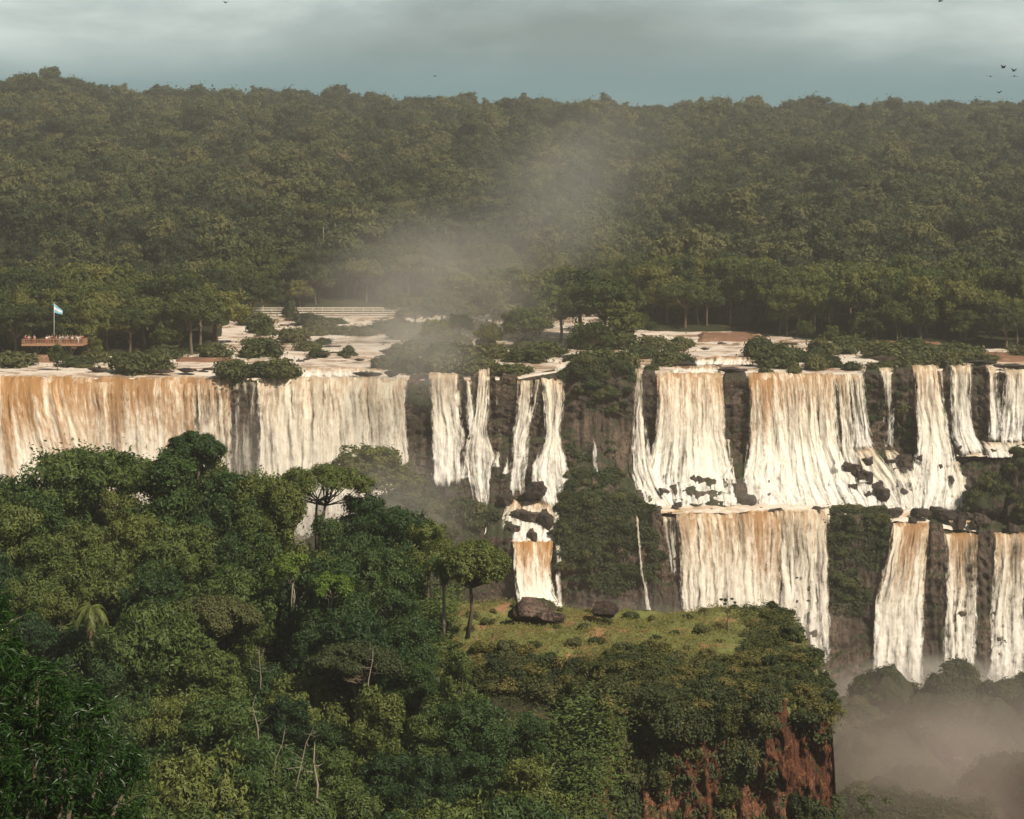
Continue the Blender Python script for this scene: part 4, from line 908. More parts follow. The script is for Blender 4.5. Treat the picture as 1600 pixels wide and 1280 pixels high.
# ------------------------------------------------------------------ foreground headland vegetation
grp='trees crowding the near headland'
def fore(px,pytop,D,k,wd=1.,label=None,name='headland_tree',hmin=6.,rz=None,tilt=(0,0)):
    (cm,tm),w=FORE[k]; H=fore_kinds[k][2]*.98; x=xof(px,D); zg=islz(x,D); h=max(hmin,zof(pytop,D)-zg); 
    h=min(h,15.); s=h/H; zg=max(zg,zof(pytop,D)-h) if zg<-56 else zg; sw=wd*min(1.25,max(.8,s))
    if k==6: pass
    o=place(proto(name,cm,tm),(x,D,zg-.2),(px*.13)%6.28 if rz is None else rz,(sw,sw,s),label,'tree',grp,tilt); return o,w
rg=np.random.default_rng(21)
SP=[(20,735,236,3,1.1,'broad leafy tree at the left edge rising against the brown falls'),(150,703,238,6,1.15,'tall flat-headed tree against the brown torrent, left of a gap'),(118,745,235,7,1.,'high-domed tree below the left flat-headed tree'),(185,760,233,2,.9,'leafy tree just left of the gap in the skyline trees'),
 (262,715,232,5,1.15,'tall creeper-hung tree right of the gap'),(308,672,238,7,1.0,'tallest tree, its dark head standing before the dark gap'),(355,735,233,0,1.,'bright rounded tree right of the tallest one'),(405,742,232,1,1.,'tiered tree left of the umbrella tree'),
 (440,755,228,2,.9,'leafy tree at the left foot of the umbrella tree'),(575,772,234,1,.9,'small tiered tree right of the umbrella tree'),(620,790,230,0,.9,'rounded tree on the ridge sloping down to the right'),(665,812,228,4,.8,'open tree on the ridge near the palm'),(60,770,228,2,1.,'leafy tree under the left skyline trees'),(225,800,228,0,1.,'rounded tree filling the gap in the skyline')]
for a in SP: fore(a[0],a[1],a[2],a[3],a[4],a[5])
cnt=0
for row,(yt,D) in enumerate([(800,226),(850,219),(905,212),(965,205),(1030,198),(1100,190),(1170,183),(1235,176),(1300,169)]):
    xmax=[600,690,700,700,790,850,890,900,900][row]
    xs=np.arange(-70+ (row%2)*50,xmax,92-3*row)
    for x in xs:
        px=x+rg.normal()*16; k=int(rg.integers(0,8)); 
        if row<4 and k==6: k=0
        yy=yt+rg.normal()*16+ (18*smooth(400,700,px) if row<3 else 0)
        o,w=fore(px,yy,D+rg.normal()*2,k,.85+.25*rg.random(),hmin=5.); cnt+=1
        pend(o,px,w+' tree',['in the top rank under the skyline trees','in the second rank below the skyline trees','in the middle of the near slope','in the middle of the near slope','below the palm','below mid-slope','low on the near slope','low on the near slope','at the bottom edge'][row])
flush_labels(); print('fore trees',cnt)
# umbrella tree
def umbrella(px,pyt,pyb,D,R,label,seed,lean,nl=30,leafn=16000,leafm='leaf_fore',flat=.34,name='umbrella_tree',ls=.12,rr=.2,spread=1.,bark='bark',stems=3):
    rg=np.random.default_rng(seed); h=(pyb-pyt)/F*D; L=[]
    for i in range(nl):
        a=rg.random()*6.283; q=math.sqrt(rg.random()); s=R*(.15+.10*rg.random())
        L.append((lean*h*.28+math.cos(a)*R*q,math.sin(a)*R*q*.8,h*(.93-.20*q*q)-(rg.random()**2)*h*.10,s*1.5,s*1.5,s*flat*1.6))
    P,d=lobes_points(L,leafn,rg,rmin=.5,cl=(.03,.22)); v,f=leaves(P,d+[0,0,.5],ls,rg,.5,1.0); cb=MB(); cb.add(v,f)
    tb=MB(); base=np.array([0,0,-.8]); 
    for st in range(stems):
        a=rg.random()*6.28; f0=np.array([lean*h*.12+math.cos(a)*.7*spread,math.sin(a)*.6,h*(.45+.1*rg.random())])
        tb.tube([base,base*.4+f0*.6+rg.normal(size=3)*.15,f0],[rr,rr*.75,rr*.6],7,0)
        for l in L[st::stems]:
            e=np.array(l[:3]); k=f0*.5+e*.5+np.array([0,0,-.06*h]); k2=f0*.15+e*.85+rg.normal(size=3)*.1
            tb.tube([f0,k,k2,e],[rr*.42,rr*.28,rr*.16,rr*.08],5,0)
    o=empty(name,(xof(px,D),D,zof(pyb,D))); link('crown',cb.mesh('umbrella_crown',[M[leafm]],False),o); link('trunk',tb.mesh('umbrella_trunk',[M[bark]]),o); tag(o,label,'tree',grp); return o
umbrella(495,722,850,232,4.2,'umbrella-shaped tree with bare forked limbs against the mist',5,.25,34)
umbrella(730,852,985,214,2.9,'dark flat-crowned tree leaning on the left edge of the grassy top',8,.30,46,26000,flat=1.25,rr=.24,spread=.1,stems=1)
umbrella(305,672,770,235,2.5,'dark umbrella head rising above the tallest skyline tree',12,.05,26,14000,flat=.6)
umbrella(150,706,790,236,3.0,'flat layered head above the left skyline trees',13,-.1,26,14000,flat=.5)
umbrella(455,862,960,208,1.9,'small yellow-green layered tree below the umbrella tree',15,.1,12,5000,'leaf_lime',.3,'layered_tree',.13,.07,.25,'bark_pale')
umbrella(515,893,980,205,1.9,'small lime-green layered tree right of its twin',16,.1,10,4500,'leaf_lime',.3,'layered_tree',.13,.07,.25,'bark_pale')
umbrella(560,1000,1140,196,3.6,'wide pale-green layered crown in the middle of the slope',18,-.1,34,20000,'leaf_shrub',.4,'layered_tree',.13,.2)
umbrella(330,930,1060,206,3.4,'broad olive crown at the centre left of the slope',19,.1,34,20000,'leaf_shrub',.6,'layered_tree',.13,.2)
for (px,pt,pb,D,dead,lab,rz) in [(693,876,985,216,5,'palm with hanging brown fronds beside the grassy top',1),(143,948,1040,204,8,'old palm with drooping grey-brown fronds on the left slope',2),(1225,1400,1500,190,0,None,0)]:
    if lab is None: continue
    h=(pb-pt)/F*D; cm,tm=palm_mesh(h,14,2.3,int(px),1.5,dead,lw=.035); 
    place(proto('palm_tree',cm,tm,'fronds','trunk'),(xof(px,D),D,zof(pb,D)),rz,1.,lab,'palm tree')
# bare pale trunks and dead limbs
def bare(px,pyt,pyb,D,seed,label,lean=0,n=7,r0=.12,mat='bark_pale'):
    rg=np.random.default_rng(seed); h=(pyb-pyt)/F*D; tb=MB(); top=np.array([lean*h,0,h])
    pts=[np.array([0,0,-1.]),top*.35+rg.normal(size=3)*.12,top*.7+rg.normal(size=3)*.15,top]; tb.tube(pts,[r0,r0*.8,r0*.5,r0*.15],6,0); bb=MB()
    for i in range(n):
        t=.35+.6*rg.random(); p=top*t; a=rg.random()*6.28; l=h*.3*(1.1-t)*(1+rg.random()); e=p+np.array([math.cos(a)*l,math.sin(a)*l*.5,l*.6*rg.random()])
        k=(p+e)/2+rg.normal(size=3)*.12; bb.tube([p,k,e],[r0*.35,r0*.22,r0*.06],5,0)
        bb.tube([k,k+rg.normal(size=3)*l*.3],[r0*.15,r0*.04],4,0)
    o=empty('bare_tree',(xof(px,D),D,zof(pyb,D))); link('trunk',tb.mesh('bare_trunk',[M[mat]]),o); link('branches',bb.mesh('bare_branches',[M[mat]]),o); tag(o,label,'bare tree','bare pale trees on the near slope')
bare(455,1130,1240,176,1,'leaning pale trunk with forked dead limbs at the bottom of the slope',.35,9,.07)
bare(404,1085,1165,185,2,'slim bare trunk in the dark hollow of the slope',-.05,5,.07)
bare(492,1160,1262,174,3,'thick upright buff trunk near the bottom edge',0,3,.12)
bare(425,1135,1220,178,4,'pair-like white dead stem low in the shadows',.25,4,.05)
bare(575,1010,1090,188,5,'greyish dead branches on top of the layered crown',.1,10,.06)
bare(405,1010,1080,196,6,'twiggy leafless crown at the centre of the slope',.0,12,.06)
bare(1137,930,972,216,7,'thin leafless sapling on the grassy top before the white fall',-.03,5,.035,'bark')
for i,(px,Y,h_,l) in enumerate([(252,900,14,'slanting white dead trunk on the hill above the left falls'),(1238,640,13,'thin white trunk before the dark trees above the golden fall'),(312,1050,15,'white dead stem high on the hill at the left'),(640,1100,15,'pale dead stem on the upper hill left of centre'),(985,760,14,'white leaning trunk on the hill right of the mist'),(1180,900,14,'pale trunk amid the hill trees on the right'),(1500,800,14,'bare pale trunk on the hill near the right edge'),(80,800,14,'bare pale trunk on the hill above the platform')]):
    z_=hz(xof(px,Y),Y); yb=HY-z_/Y*F; yt=HY-(z_+h_)/Y*F; bare(px,yt,yb,Y,50+i,l,.12*((i%3)-1),6,.22)
# sapling leaves: a young tree standing on the meadow and a sprig beyond the cliff corner
def sapling(px,pyt,pyb,D,R,label,seed):
    rg=np.random.default_rng(seed); h=(pyb-pyt)/F*D; L=[(rg.normal()*R*.8,rg.normal()*R*.4,h*(.45+.5*rg.random()),R*.5,R*.5,R*.28) for _ in range(7)]
    P,d=lobes_points(L,500,rg,rmin=.3); v,f=leaves(P,d+[0,0,.5],.09,rg,.5,1.); cb=MB(); cb.add(v,f); tb=MB(); limbs(tb,(0,0,0),L,rg,.05,(0,0,h*.4),0,every=1)
    o=empty('sapling',(xof(px,D),D,zof(pyb,D))); link('foliage',cb.mesh('sapling_foliage',[M['leaf_shrub']],False),o); link('stem',tb.mesh('sapling_stem',[M['bark']]),o); tag(o,label,'sapling')
sapling(1135,928,975,217,.30,'small leafy sapling standing alone on the skyline of the grassy top',3)
sapling(1356,1242,1320,186,.8,'leafy sprig reaching out right of the cliff corner at the bottom',4)
# shrubs over the headland top, brow and cliff face
rg=np.random.default_rng(55); k=0; kept=[]
def rockwin(px,py):
    return (px>1238 and 1046<py<1255) or (px>1200 and 1080<py<1250) or (1175<px<1245 and 1150<py<1290) or (1000<px<1140 and 1150<py<1290) or (925<px<965 and 1140<py<1290) or (1100<px<1180 and 1215<py)
idx=np.where((isf[:,0]>-6)&(isf[:,1]<197)&(isf[:,2]>-56)&(ispy<1330)&(ispx>700)&(ispx<1330))[0]
for q in rg.permutation(idx)[:6000]:
    if len(kept)>=235: break
    px,py=ispx[q],ispy[q]
    if rockwin(px,py) and rg.random()<(1.1 if px>1200 else .985): continue
    if any((px-a)**2+(py-b)**2*.8<430 for a,b in kept): continue
    kept.append((px,py)); s=.5+.5*rg.random()
    if py<1060: s*=.8
    o=link('hanging_shrub',(SHR+SHRB)[int(rg.integers(0,8))][0]); k+=1; o.location=isf[q]-np.array([0,.1,.9*s]); o.rotation_euler=(.25+.3*rg.random(),0,rg.random()*6.28); o.scale=(s,s*.85,s*1.25); tag(o,None,'shrub','shrubs hanging on the near cliff')
    pend(o,px,'shrub',('hanging on the cliff brow' if py<1110 else 'on the upper cliff face' if py<1180 else 'low on the cliff face')+(' left of the rock hollows' if px<950 else ' above the pale rock' if px<1130 else ' near the red corner'))
flush_labels()
idx=np.where((isf[:,0]>-7)&(isf[:,1]>194)&(isf[:,1]<228)&(isf[:,2]>-43))[0]; kept=[]
for q in rg.permutation(idx)[:4000]:
    if len(kept)>=230: break
    px,py=ispx[q],ispy[q]; edge=(px>1165)or(py>1028+14*math.sin(px*.03))
    if not edge and rg.random()<.86: continue
    if any((px-a)**2+(py-b)**2*3<(900 if not edge else 420) for a,b in kept): continue
    kept.append((px,py)); s=.3+.3*rg.random()+(.35 if edge else 0)-(.22 if px>1165 else 0)+(.3 if px>1120 and rg.random()<.2 else 0)
    o=link('meadow_shrub',(SHR+SHRB)[int(rg.integers(0,8))][0]); k+=1; o.location=isf[q]-np.array([0,0,.25*s]); o.rotation_euler=(0,0,rg.random()*6.28); o.scale=(s*1.1,s,s*.8); tag(o,None,'shrub','shrubs on the grassy headland top')
    pend(o,px,'low shrub' if s<.6 else 'bushy shrub','on the open grass' if not edge else 'along the brow of the grassy top' if px<1150 else 'at the right end of the grassy top')
flush_labels()
def upn(n): return np.tile([0,-.25,1.],(n,1))
idx=np.where((isf[:,0]>-9)&(isf[:,0]<27.5)&(isf[:,1]>192)&(isf[:,1]<231)&(isf[:,2]>-43))[0]
nz=fbm(isf[idx,0]*.22,isf[idx,1]*.22,isf[idx,2]*0,4); idx=idx[nz>-.2]
if len(idx): 
    q=rg.choice(idx,min(len(idx)*3,9000)); stuff('grass','rough yellow-green grass over the flat top of the headland',isf[q]+rg.normal(size=(len(q),3))*[.25,.25,.02],np.tile([0,-1,.15],(len(q),1)),.15,'grass',41,6,.22,'grass',.25,.8)
idx=np.where((isf[:,0]<8)&(isf[:,1]>150)&(isf[:,1]<247)&(isf[:,2]>-70)&(ispx>-200)&~((isf[:,0]>-6)&(isf[:,1]>200)))[0]
q=rg.choice(idx,9000); stuff('undergrowth','tangled dark undergrowth between the trees of the near slope',isf[q]+rg.normal(size=(len(q),3))*[.6,.6,0]+[0,0,.9],upn(len(q)),.19,'leaf_fore',42,16,.8)
idx=np.where((isf[:,0]>-7)&(isf[:,1]>190)&(isf[:,2]>-44)&((ispy>1032)|(ispx>1165))&(ispx<1310))[0]
nz=fbm(isf[idx,0]*.3,isf[idx,1]*.3,7.,4); idx=idx[nz>.0]; q=rg.choice(idx,4200); stuff('brow_scrub','low mixed scrub and ferns covering the brow of the headland',isf[q]+rg.normal(size=(len(q),3))*[.3,.3,.05]+[0,0,.1],upn(len(q)),.15,'leaf_scrub',44,11,.34,'scrub')
idx=np.where((isf[:,0]>0)&(isf[:,1]<196.5)&(isf[:,2]>-60)&(ispy<1320))[0]
keep=np.array([not rockwin(a,b) or (abs(math.sin(a*.9+b*.05))<.05) for a,b in zip(ispx[idx],ispy[idx])]); nzc=fbm(isf[idx,0]*.35,isf[idx,2]*.3,3.,4); idx=idx[keep&(nzc>-.25)]
q=rg.choice(idx,9000); stuff('cliff_creepers','green creepers and ferns hanging over the near red cliff',isf[q]+[0,-.15,0],np.tile([.1,-1,.5],(len(q),1)),.15,'leaf_shrub',43,9,.28,'creepers',droop=.6)
# the near tree in the bottom left corner
def near_tree():
    rg=np.random.default_rng(90); D=66.; c=W(40,1190,D); zb=-33.; H=c[2]-zb
    L=[]
    for (px,py,r) in [(30,1080,70),(-40,1030,80),(110,1120,66),(165,1190,60),(80,1200,90),(0,1180,100),(190,1260,46),(110,1290,80),(20,1300,110),(-80,1150,110),(150,1330,80),(-20,960,46),(60,1060,40),(205,1215,28),(130,1085,26)]:
        p=W(px,py,D+rg.normal()*1.2); s=r/F*D; L.append((p[0]-c[0],p[1]-D,p[2]-zb,s,s,s*.85))
    P,d=lobes_points(L,26000,rg,rmin=.45,hide=.6,cl=(.03,.17)); v=[];f=[]
    # leaves in drooping pinnate sprays
    n=len(P); t=d+unit(n,rg)*.5; t[:,2]-=.35; t/=np.linalg.norm(t,axis=1,keepdims=True)
    vs,fs=leaves(P,d*.6+[0,0,.7],.13,rg,.2,.9,.8); cb=MB(); cb.add(vs,fs)
    tb=MB(); limbs(tb,(0,0,0),L,rg,.32,(0,0,H*.62),0,every=1)
    for (px,py,dx,dy) in [(62,1045,1,-.2),(90,1050,1,-.5),(-10,925,1,-.1),(160,1100,1,-.3),(215,1240,1,-.4),(30,960,1,0)]:   # reaching sprays
        p=W(px-34,py+26,D); q=W(px+26,py,D); base=np.array([p[0]-c[0],0,p[2]-zb]); e=np.array([q[0]-c[0],.3,q[2]-zb]); tb.tube([base,(base+e)/2+[0,0,.12],e],[.02,.014,.006],5,0)
        m=60; tt=rg.random(m)[:,None]; PP=base*(1-tt)+e*tt+rg.normal(size=(m,3))*.1; vv,ff=leaves(PP,np.tile([0,-.4,1.],(m,1)),.11,rg,.22,.6,1.2); cb.add(vv,ff)
    o=empty('near_tree',(c[0],D,zb)); link('crown',cb.mesh('near_crown',[M['leaf_near']],False),o); link('trunk',tb.mesh('near_trunk',[M['bark']]),o); tag(o,'nearest tree, glossy drooping leaves filling the bottom left corner','tree')
near_tree()
# ------------------------------------------------------------------ walkway, platform, people
M['wood_rail']=plain('weathered_rail',(.50,.46,.39),.8); M['deck_dark']=plain('deck_dark',(.12,.10,.08),.8); M['deck_tan']=plain('platform_timber',(.34,.19,.11),.8); M['steel']=plain('pale_steel',(.55,.55,.52),.5)
M['concrete']=plain('concrete',(.34,.30,.25),.9)
def walkway(px0,px1,y0,y1,D0,D1,label,rail=1.1,step=2.6,piers=6,dy=0):
    a=W(px0,y0,D0); b=W(px1,y1,D1); o=empty('walkway',tuple(a)); b=b-a; Ln=np.linalg.norm(b); t=b/Ln; s=np.array([t[1],-t[0],0]) 
    def add(name,fn,mat,par=o):
        mb=MB(); fn(mb); return link(name,mb.mesh(name,[M[mat]],False),par)
    def deck(mb):
        for i in range(2):
            pass
        v=[]; 
        for e in (0,1):
            for w in (-.6,.6):
                for h in (-.22,0): v.append(b*e+s*w+[0,0,h])
        mb.add(v,[[0,1,3,2],[4,6,7,5],[0,4,5,1],[2,3,7,6],[0,2,6,4],[1,5,7,3]])
    add('deck',deck,'wood_rail')
    def beam(mb):
        for w in (-.45,.45):
            mb.tube([s*w+[0,0,-.36],b+s*w+[0,0,-.36]],[.13,.13],4)
    add('beam',beam,'deck_dark')
    for w in (-.58,.58):
        def rl(mb):
            for h in (.38,.74,rail): mb.tube([s*w+[0,0,h],b+s*w+[0,0,h]],[.07,.07],4)
            for k in range(int(Ln/step)+1): mb.tube([t*k*step+s*w+[0,0,-.1],t*k*step+s*w+[0,0,rail+.04]],[.075,.075],4)
        add('railing',rl,'wood_rail')
    for k in range(piers):
        p=b*((k+.5)/piers)
        def pr(mb): 
            for w in (-.4,.4): mb.tube([p+s*w+[0,0,-.45],p+s*w+[0,0,-6]],[.16,.2],8)
            mb.box(p+[0,0,-.55],(.5,1.4,.24))
        add('pier',pr,'concrete')
    tag(o,label,'walkway','walkways over the upper river'); return o
walkway(345,775,488,487,590,598,'long grey railed walkway crossing the rapids through the mist',piers=14)
walkway(978,1036,484,484,600,603,'short pale railed footbridge between trees right of the island',piers=2)
def platform():
    D=482.; x0=xof(38,D);x1=xof(133,D); zd=zof(537,D); o=empty('viewing_platform',((x0+x1)/2,D,zd)); hw=(x1-x0)/2; dp=2.6
    def add(name,fn,mat,par=o):
        mb=MB(); fn(mb); return link(name,mb.mesh(name,[M[mat]],False),par)
    add('deck',lambda mb:mb.box((0,0,-.15),(2*hw,2*dp,.3)),'deck_tan')
    add('deck_edge',lambda mb:mb.box((0,-dp-.06,-.12),(2*hw+.1,.1,.42)),'deck_tan')
    def rail(x0,y0,x1,y1):
        def fn(mb):
            for h in (.3,.6,.98): mb.tube([(x0,y0,h),(x1,y1,h)],[.05,.05],4)
            n=int(max(2,math.hypot(x1-x0,y1-y0)/.55)); 
            for k in range(n+1):
                t=k/n; mb.tube([(x0+(x1-x0)*t,y0+(y1-y0)*t,0),(x0+(x1-x0)*t,y0+(y1-y0)*t,.98)],[.03 if k%5 else .06]*2,4)
        return fn
    add('railing',rail(-hw,-dp,hw,-dp),'deck_tan'); add('railing',rail(-hw,-dp,-hw,dp),'deck_tan'); add('railing',rail(hw,-dp,hw,dp),'deck_tan'); add('railing',rail(-hw,dp,hw,dp),'deck_tan')
    for x in (-hw*.55,-.1,hw*.55):
        add('support_post',lambda mb:(mb.tube([(x,-.6,-.3),(x,-.6,-7)],[.2,.24],8),mb.tube([(x,-.6,-2.6),(x+1.3,-1.8,-.3)],[.09,.09],6),mb.tube([(x,-.6,-2.6),(x-1.3,-1.8,-.3)],[.09,.09],6)),'deck_dark')
    add('beam',lambda mb:(mb.box((0,-1.5,-.42),(2*hw*.9,.25,.24)),mb.box((0,1.2,-.42),(2*hw*.9,.25,.24))),'deck_dark')
    add('hanging_box',lambda mb:mb.box((hw*.7,-1.9,-.62),(1.0,.8,.5)),'deck_tan')
    tag(o,'timber viewing platform crowded with visitors above the left falls','viewing platform')
    return D,zd,hw,dp,(x0+x1)/2
PD,PZ,PHW,PDP,PX=platform()
def flagpole():
    D=PD-1.8; x=xof(84.5,D); o=empty('flagpole',(x,D,PZ)); h=zof(473,D)-PZ
    mb=MB(); mb.tube([(0,0,0),(0,0,h)],[.07,.04],8); mb.tube([(0,0,h),(0,0,h+.12)],[.08,.03],8); link('pole',mb.mesh('pole',[M['steel']]),o)
    m=NT('flag_cloth'); uv=m.n('SeparateXYZ',{0:m.n('UVMap',uv_map='n').outputs[0]}).outputs[1]
    r_=m.n('ValToRGB'); m.set(r_.inputs[0],uv); r_.color_ramp.interpolation='CONSTANT'; e=r_.color_ramp.elements; e[0].position=0; e[0].color=(.22,.50,.66,1); e[1].position=.667; e[1].color=(.22,.50,.66,1); y=e.new(.333); y.color=(.80,.80,.78,1)
    m.surf(m.n('BsdfPrincipled',{'Base Color':r_.outputs[0],'Roughness':.8}))
    nu,nv=24,12; u=np.linspace(0,1,nu)[:,None]; v=np.linspace(0,1,nv)[None,:]
    Lf=2.9; Hf=1.9
    # hanging: outer end droops, cloth gathers
    X=u*Lf*.62+0*v; Zt=-u*1.5; Z=h-.15+Zt-v*Hf*(1-.62*u)+0*u-.15*u*v; Y=.18*np.sin(u*9+v*2)*u
    me=mesh_np('flag',np.stack([X,Y+0*v,Z],-1).reshape(-1,3),grid_faces(nu,nv),[m.m],True,None,{'n':np.stack([u+0*v,v+0*u],-1).reshape(-1,2)})
    mm=NT('flag_sun'); mm.surf(mm.n('BsdfPrincipled',{'Base Color':(.75,.5,.08,1)}))
    f=link('flag',me,o)
    mb=MB(); iv,jf=ICO[2]; mb.add(iv*[.16,.05,.16]+[.62*Lf*.45,-.02,h-.15-.675-.5*Hf*.72],jf); link('flag_emblem',mb.mesh('flag_emblem',[mm.m]),f)
    tag(o,'thin pole with a drooping blue and white striped flag with a small sun','flagpole')
flagpole()
CLO={n:plain('cloth_'+n,c,.85) for n,c in {'white':(.75,.73,.68),'red':(.45,.05,.04),'maroon':(.20,.03,.05),'grey':(.30,.30,.30),'navy':(.03,.04,.09),'pink':(.62,.34,.38),'black':(.02,.02,.02),'tan':(.42,.32,.2),'orange':(.6,.2,.05),'jeans':(.07,.10,.17),'cream':(.68,.62,.48)}.items()}
SKIN=[plain('skin_a',(.42,.25,.17),.6),plain('skin_b',(.27,.15,.09),.6)]; HAIR={'dark hair':plain('hair_dark',(.03,.02,.015),.6),'brown hair':plain('hair_brown',(.12,.07,.04),.6),'fair hair':plain('hair_fair',(.45,.33,.17),.6),'white cap':plain('cap_white',(.75,.74,.7),.7)}
def skinned(name,verts,edges,rad,mat,root=0,lv=1):
    me=bpy.data.meshes.new(name+'_skel'); me.from_pydata([tuple(v) for v in verts],edges,[]); o=bpy.data.objects.new(name+'_tmp',me); C.objects.link(o)
    md=o.modifiers.new('s','SKIN'); 
    if not me.skin_vertices: 
        bpy.context.view_layer.objects.active=o
    sv=me.skin_vertices[0].data if me.skin_vertices else None
    if sv:
        for i,r_ in enumerate(rad): sv[i].radius=(r_,r_) if not isinstance(r_,tuple) else r_; sv[i].use_root=(i==root)
    sb=o.modifiers.new('u','SUBSURF'); sb.levels=lv; sb.render_levels=lv
    dg=bpy.context.evaluated_depsgraph_get(); out=bpy.data.meshes.new_from_object(o.evaluated_get(dg)); out.name=name
    bpy.data.objects.remove(o); bpy.data.meshes.remove(me)
    if mat: out.materials.clear(); out.materials.append(mat)
    for p in out.polygons: p.use_smooth=True
    return out
def figure(pose):
    # one skeleton, pelvis at index 0
    V=[(0,0,.95),(0,0,1.12),(0,0,1.32),(0,0,1.45),(0,0,1.53),(0,-.01,1.63),(0,0,1.73)]
    R=[.125,.115,.13,.07,.05,.085,.06]; E=[(0,1),(1,2),(2,3),(3,4),(4,5),(5,6)]
    def chain(start,pts,rads):
        k=start
        for p,r_ in zip(pts,rads): V.append(p); R.append(r_); E.append((k,len(V)-1)); k=len(V)-1
    for s in (-1,1):
        if pose=='stand': arm=[(.19*s,0,1.40),(.25*s,.03,1.12),(.24*s,-.06,.88),(.23*s,-.08,.80)]
        elif pose=='lean': arm=[(.19*s,-.02,1.38),(.26*s,-.14,1.16),(.18*s,-.38,1.15),(.15*s,-.46,1.15)]
        elif pose=='photo': arm=[(.19*s,0,1.41),(.26*s,-.20,1.28),(.10*s,-.34,1.50),(.05*s,-.36,1.58)]
        else: arm=[(.19*s,0,1.40),(.23*s,.10*s,1.14),(.22*s,.10*s-.12,.92),(.22*s,.10*s-.16,.85)]
        chain(2,arm,[.055,.045,.035,.03])
        lg=[(.10*s,0,.86),(.11*s,-.02,.48),(.11*s,.02,.09),(.11*s,-.12,.04)] if pose!='walk' else [(.10*s,0,.86),(.10*s,-.14*s,.48),(.10*s,-.24*s+.06,.12),(.10*s,-.24*s-.08,.05)]
        chain(0,lg,[.085,.06,.04,.035])
    body=skinned('person_body',V,E,R,SKIN[0])
    def sub(name,idx,grow,extra=None):
        mp={k:i for i,k in enumerate(idx)}; return skinned(name,[V[i] for i in idx],[(mp[a],mp[b]) for a,b in E if a in mp and b in mp],[R[i]*grow for i in idx],None)
    sh=sub('shirt',[1,0,2,3,7,8,15,16] if False else [0,1,2,7,8,15,16],1.14)
    tr=sub('trousers',[0,11,12,13,19,20,21],1.16)
    iv,jf=ICO[2]; v=iv*[.098,.11,.11]+[0,.015,1.665]; v=np.where((v[:,1:2]<-.045)&(v[:,2:3]<1.70),v*[1,.3,1]+[0,.02,0],v)
    mb=MB(); mb.add(v,jf); hr=mb.mesh('hair',[])
    return body,sh,tr,hr
FIG={p:figure(p) for p in ('stand','lean','photo','walk')}
def person(pose,x,y,z,rz,shirt,trous,hair,label,skin=0,h=1.):
    b,s,t,hh=FIG[pose]; o=link('person',b); o.location=(x,y,z); o.rotation_euler=(0,0,rz); o.scale=(h,h,h)
    if len(b.materials)==0: b.materials.append(SKIN[0])
    o.material_slots[0].link='OBJECT'; o.material_slots[0].material=SKIN[skin]
    for nm,me,mt in (('shirt',s,CLO[shirt]),('trousers',t,CLO[trous]),('hair',hh,HAIR[hair])):
        if len(me.materials)==0: me.materials.append(mt)
        c=link(nm,me,o); c.material_slots[0].link='OBJECT'; c.material_slots[0].material=mt
    tag(o,label,'person','visitors on the platform and walkway'); return o
PL=[(40,'photo','red','black','white cap','person in red shirt and white cap at the left corner of the platform'),(45,'lean','pink','maroon','dark hair','person in pink top leaning at the left end of the rail'),(53.5,'stand','pink','red','dark hair','person in pale pink standing alone on the left part of the platform'),
 (73,'lean','white','red','brown hair','person in white shirt and red trousers left of the flagpole'),(77,'photo','white','maroon','dark hair','person in white raising a camera just left of the flagpole'),(81,'stand','maroon','black','dark hair','person in dark maroon next to the flagpole'),
 (88,'stand','maroon','black','brown hair','person in maroon just right of the flagpole'),(93,'stand','white','tan','fair hair','person in bright white shirt and tan trousers right of the flagpole'),(98,'lean','grey','navy','dark hair','person in grey top leaning on the middle of the rail'),
 (102,'stand','pink','maroon','brown hair','person in pale pink and maroon in the crowd'),(105.5,'photo','grey','maroon','fair hair','person in grey with raised hands in the crowd'),(109.5,'lean','navy','black','dark hair','person in dark navy leaning in the thick of the crowd'),
 (113,'stand','cream','maroon','fair hair','person in cream shirt standing tall in the crowd'),(116,'lean','black','black','dark hair','person all in black bent over the rail'),(119,'stand','white','pink','brown hair','person in white and pink near the right end'),
 (122,'walk','white','white','dark hair','person dressed all in white near the right end'),(125.5,'photo','cream','navy','brown hair','person in cream holding up a phone at the right end'),(129,'lean','maroon','maroon','dark hair','person in maroon at the right corner of the platform')]
for i,(px,po,sh,tr,ha,lab) in enumerate(PL):
    y=PD-PDP+.42+ (i%3)*.28; person(po,xof(px,y),y,PZ+.0,(i*.7%1.2)-.6,sh,tr,ha,lab,i%2,1.07+.06*((i*7)%3)/2)
def onwalk(px,po,sh,tr,ha,lab,rz):
    t=(px-345)/430; D=590+8*t; person(po,xof(px,D),D,zof(488-1*t,D)+.0,rz,sh,tr,ha,lab,0)
onwalk(396,'stand','grey','jeans','dark hair','person in grey walking at the left end of the walkway',1.5); onwalk(411,'walk','white','white','fair hair','person in white on the walkway, second from left',1.5)
onwalk(437,'stand','black','black','dark hair','person in black on the walkway left of a person in white',-1.5); onwalk(448,'walk','white','grey','dark hair','person in white shirt beside the people in red on the walkway',-1.5)
onwalk(454,'stand','red','red','dark hair','left of two people in red on the walkway',0); onwalk(459,'stand','red','maroon','brown hair','right of two people in red on the walkway',0.4)
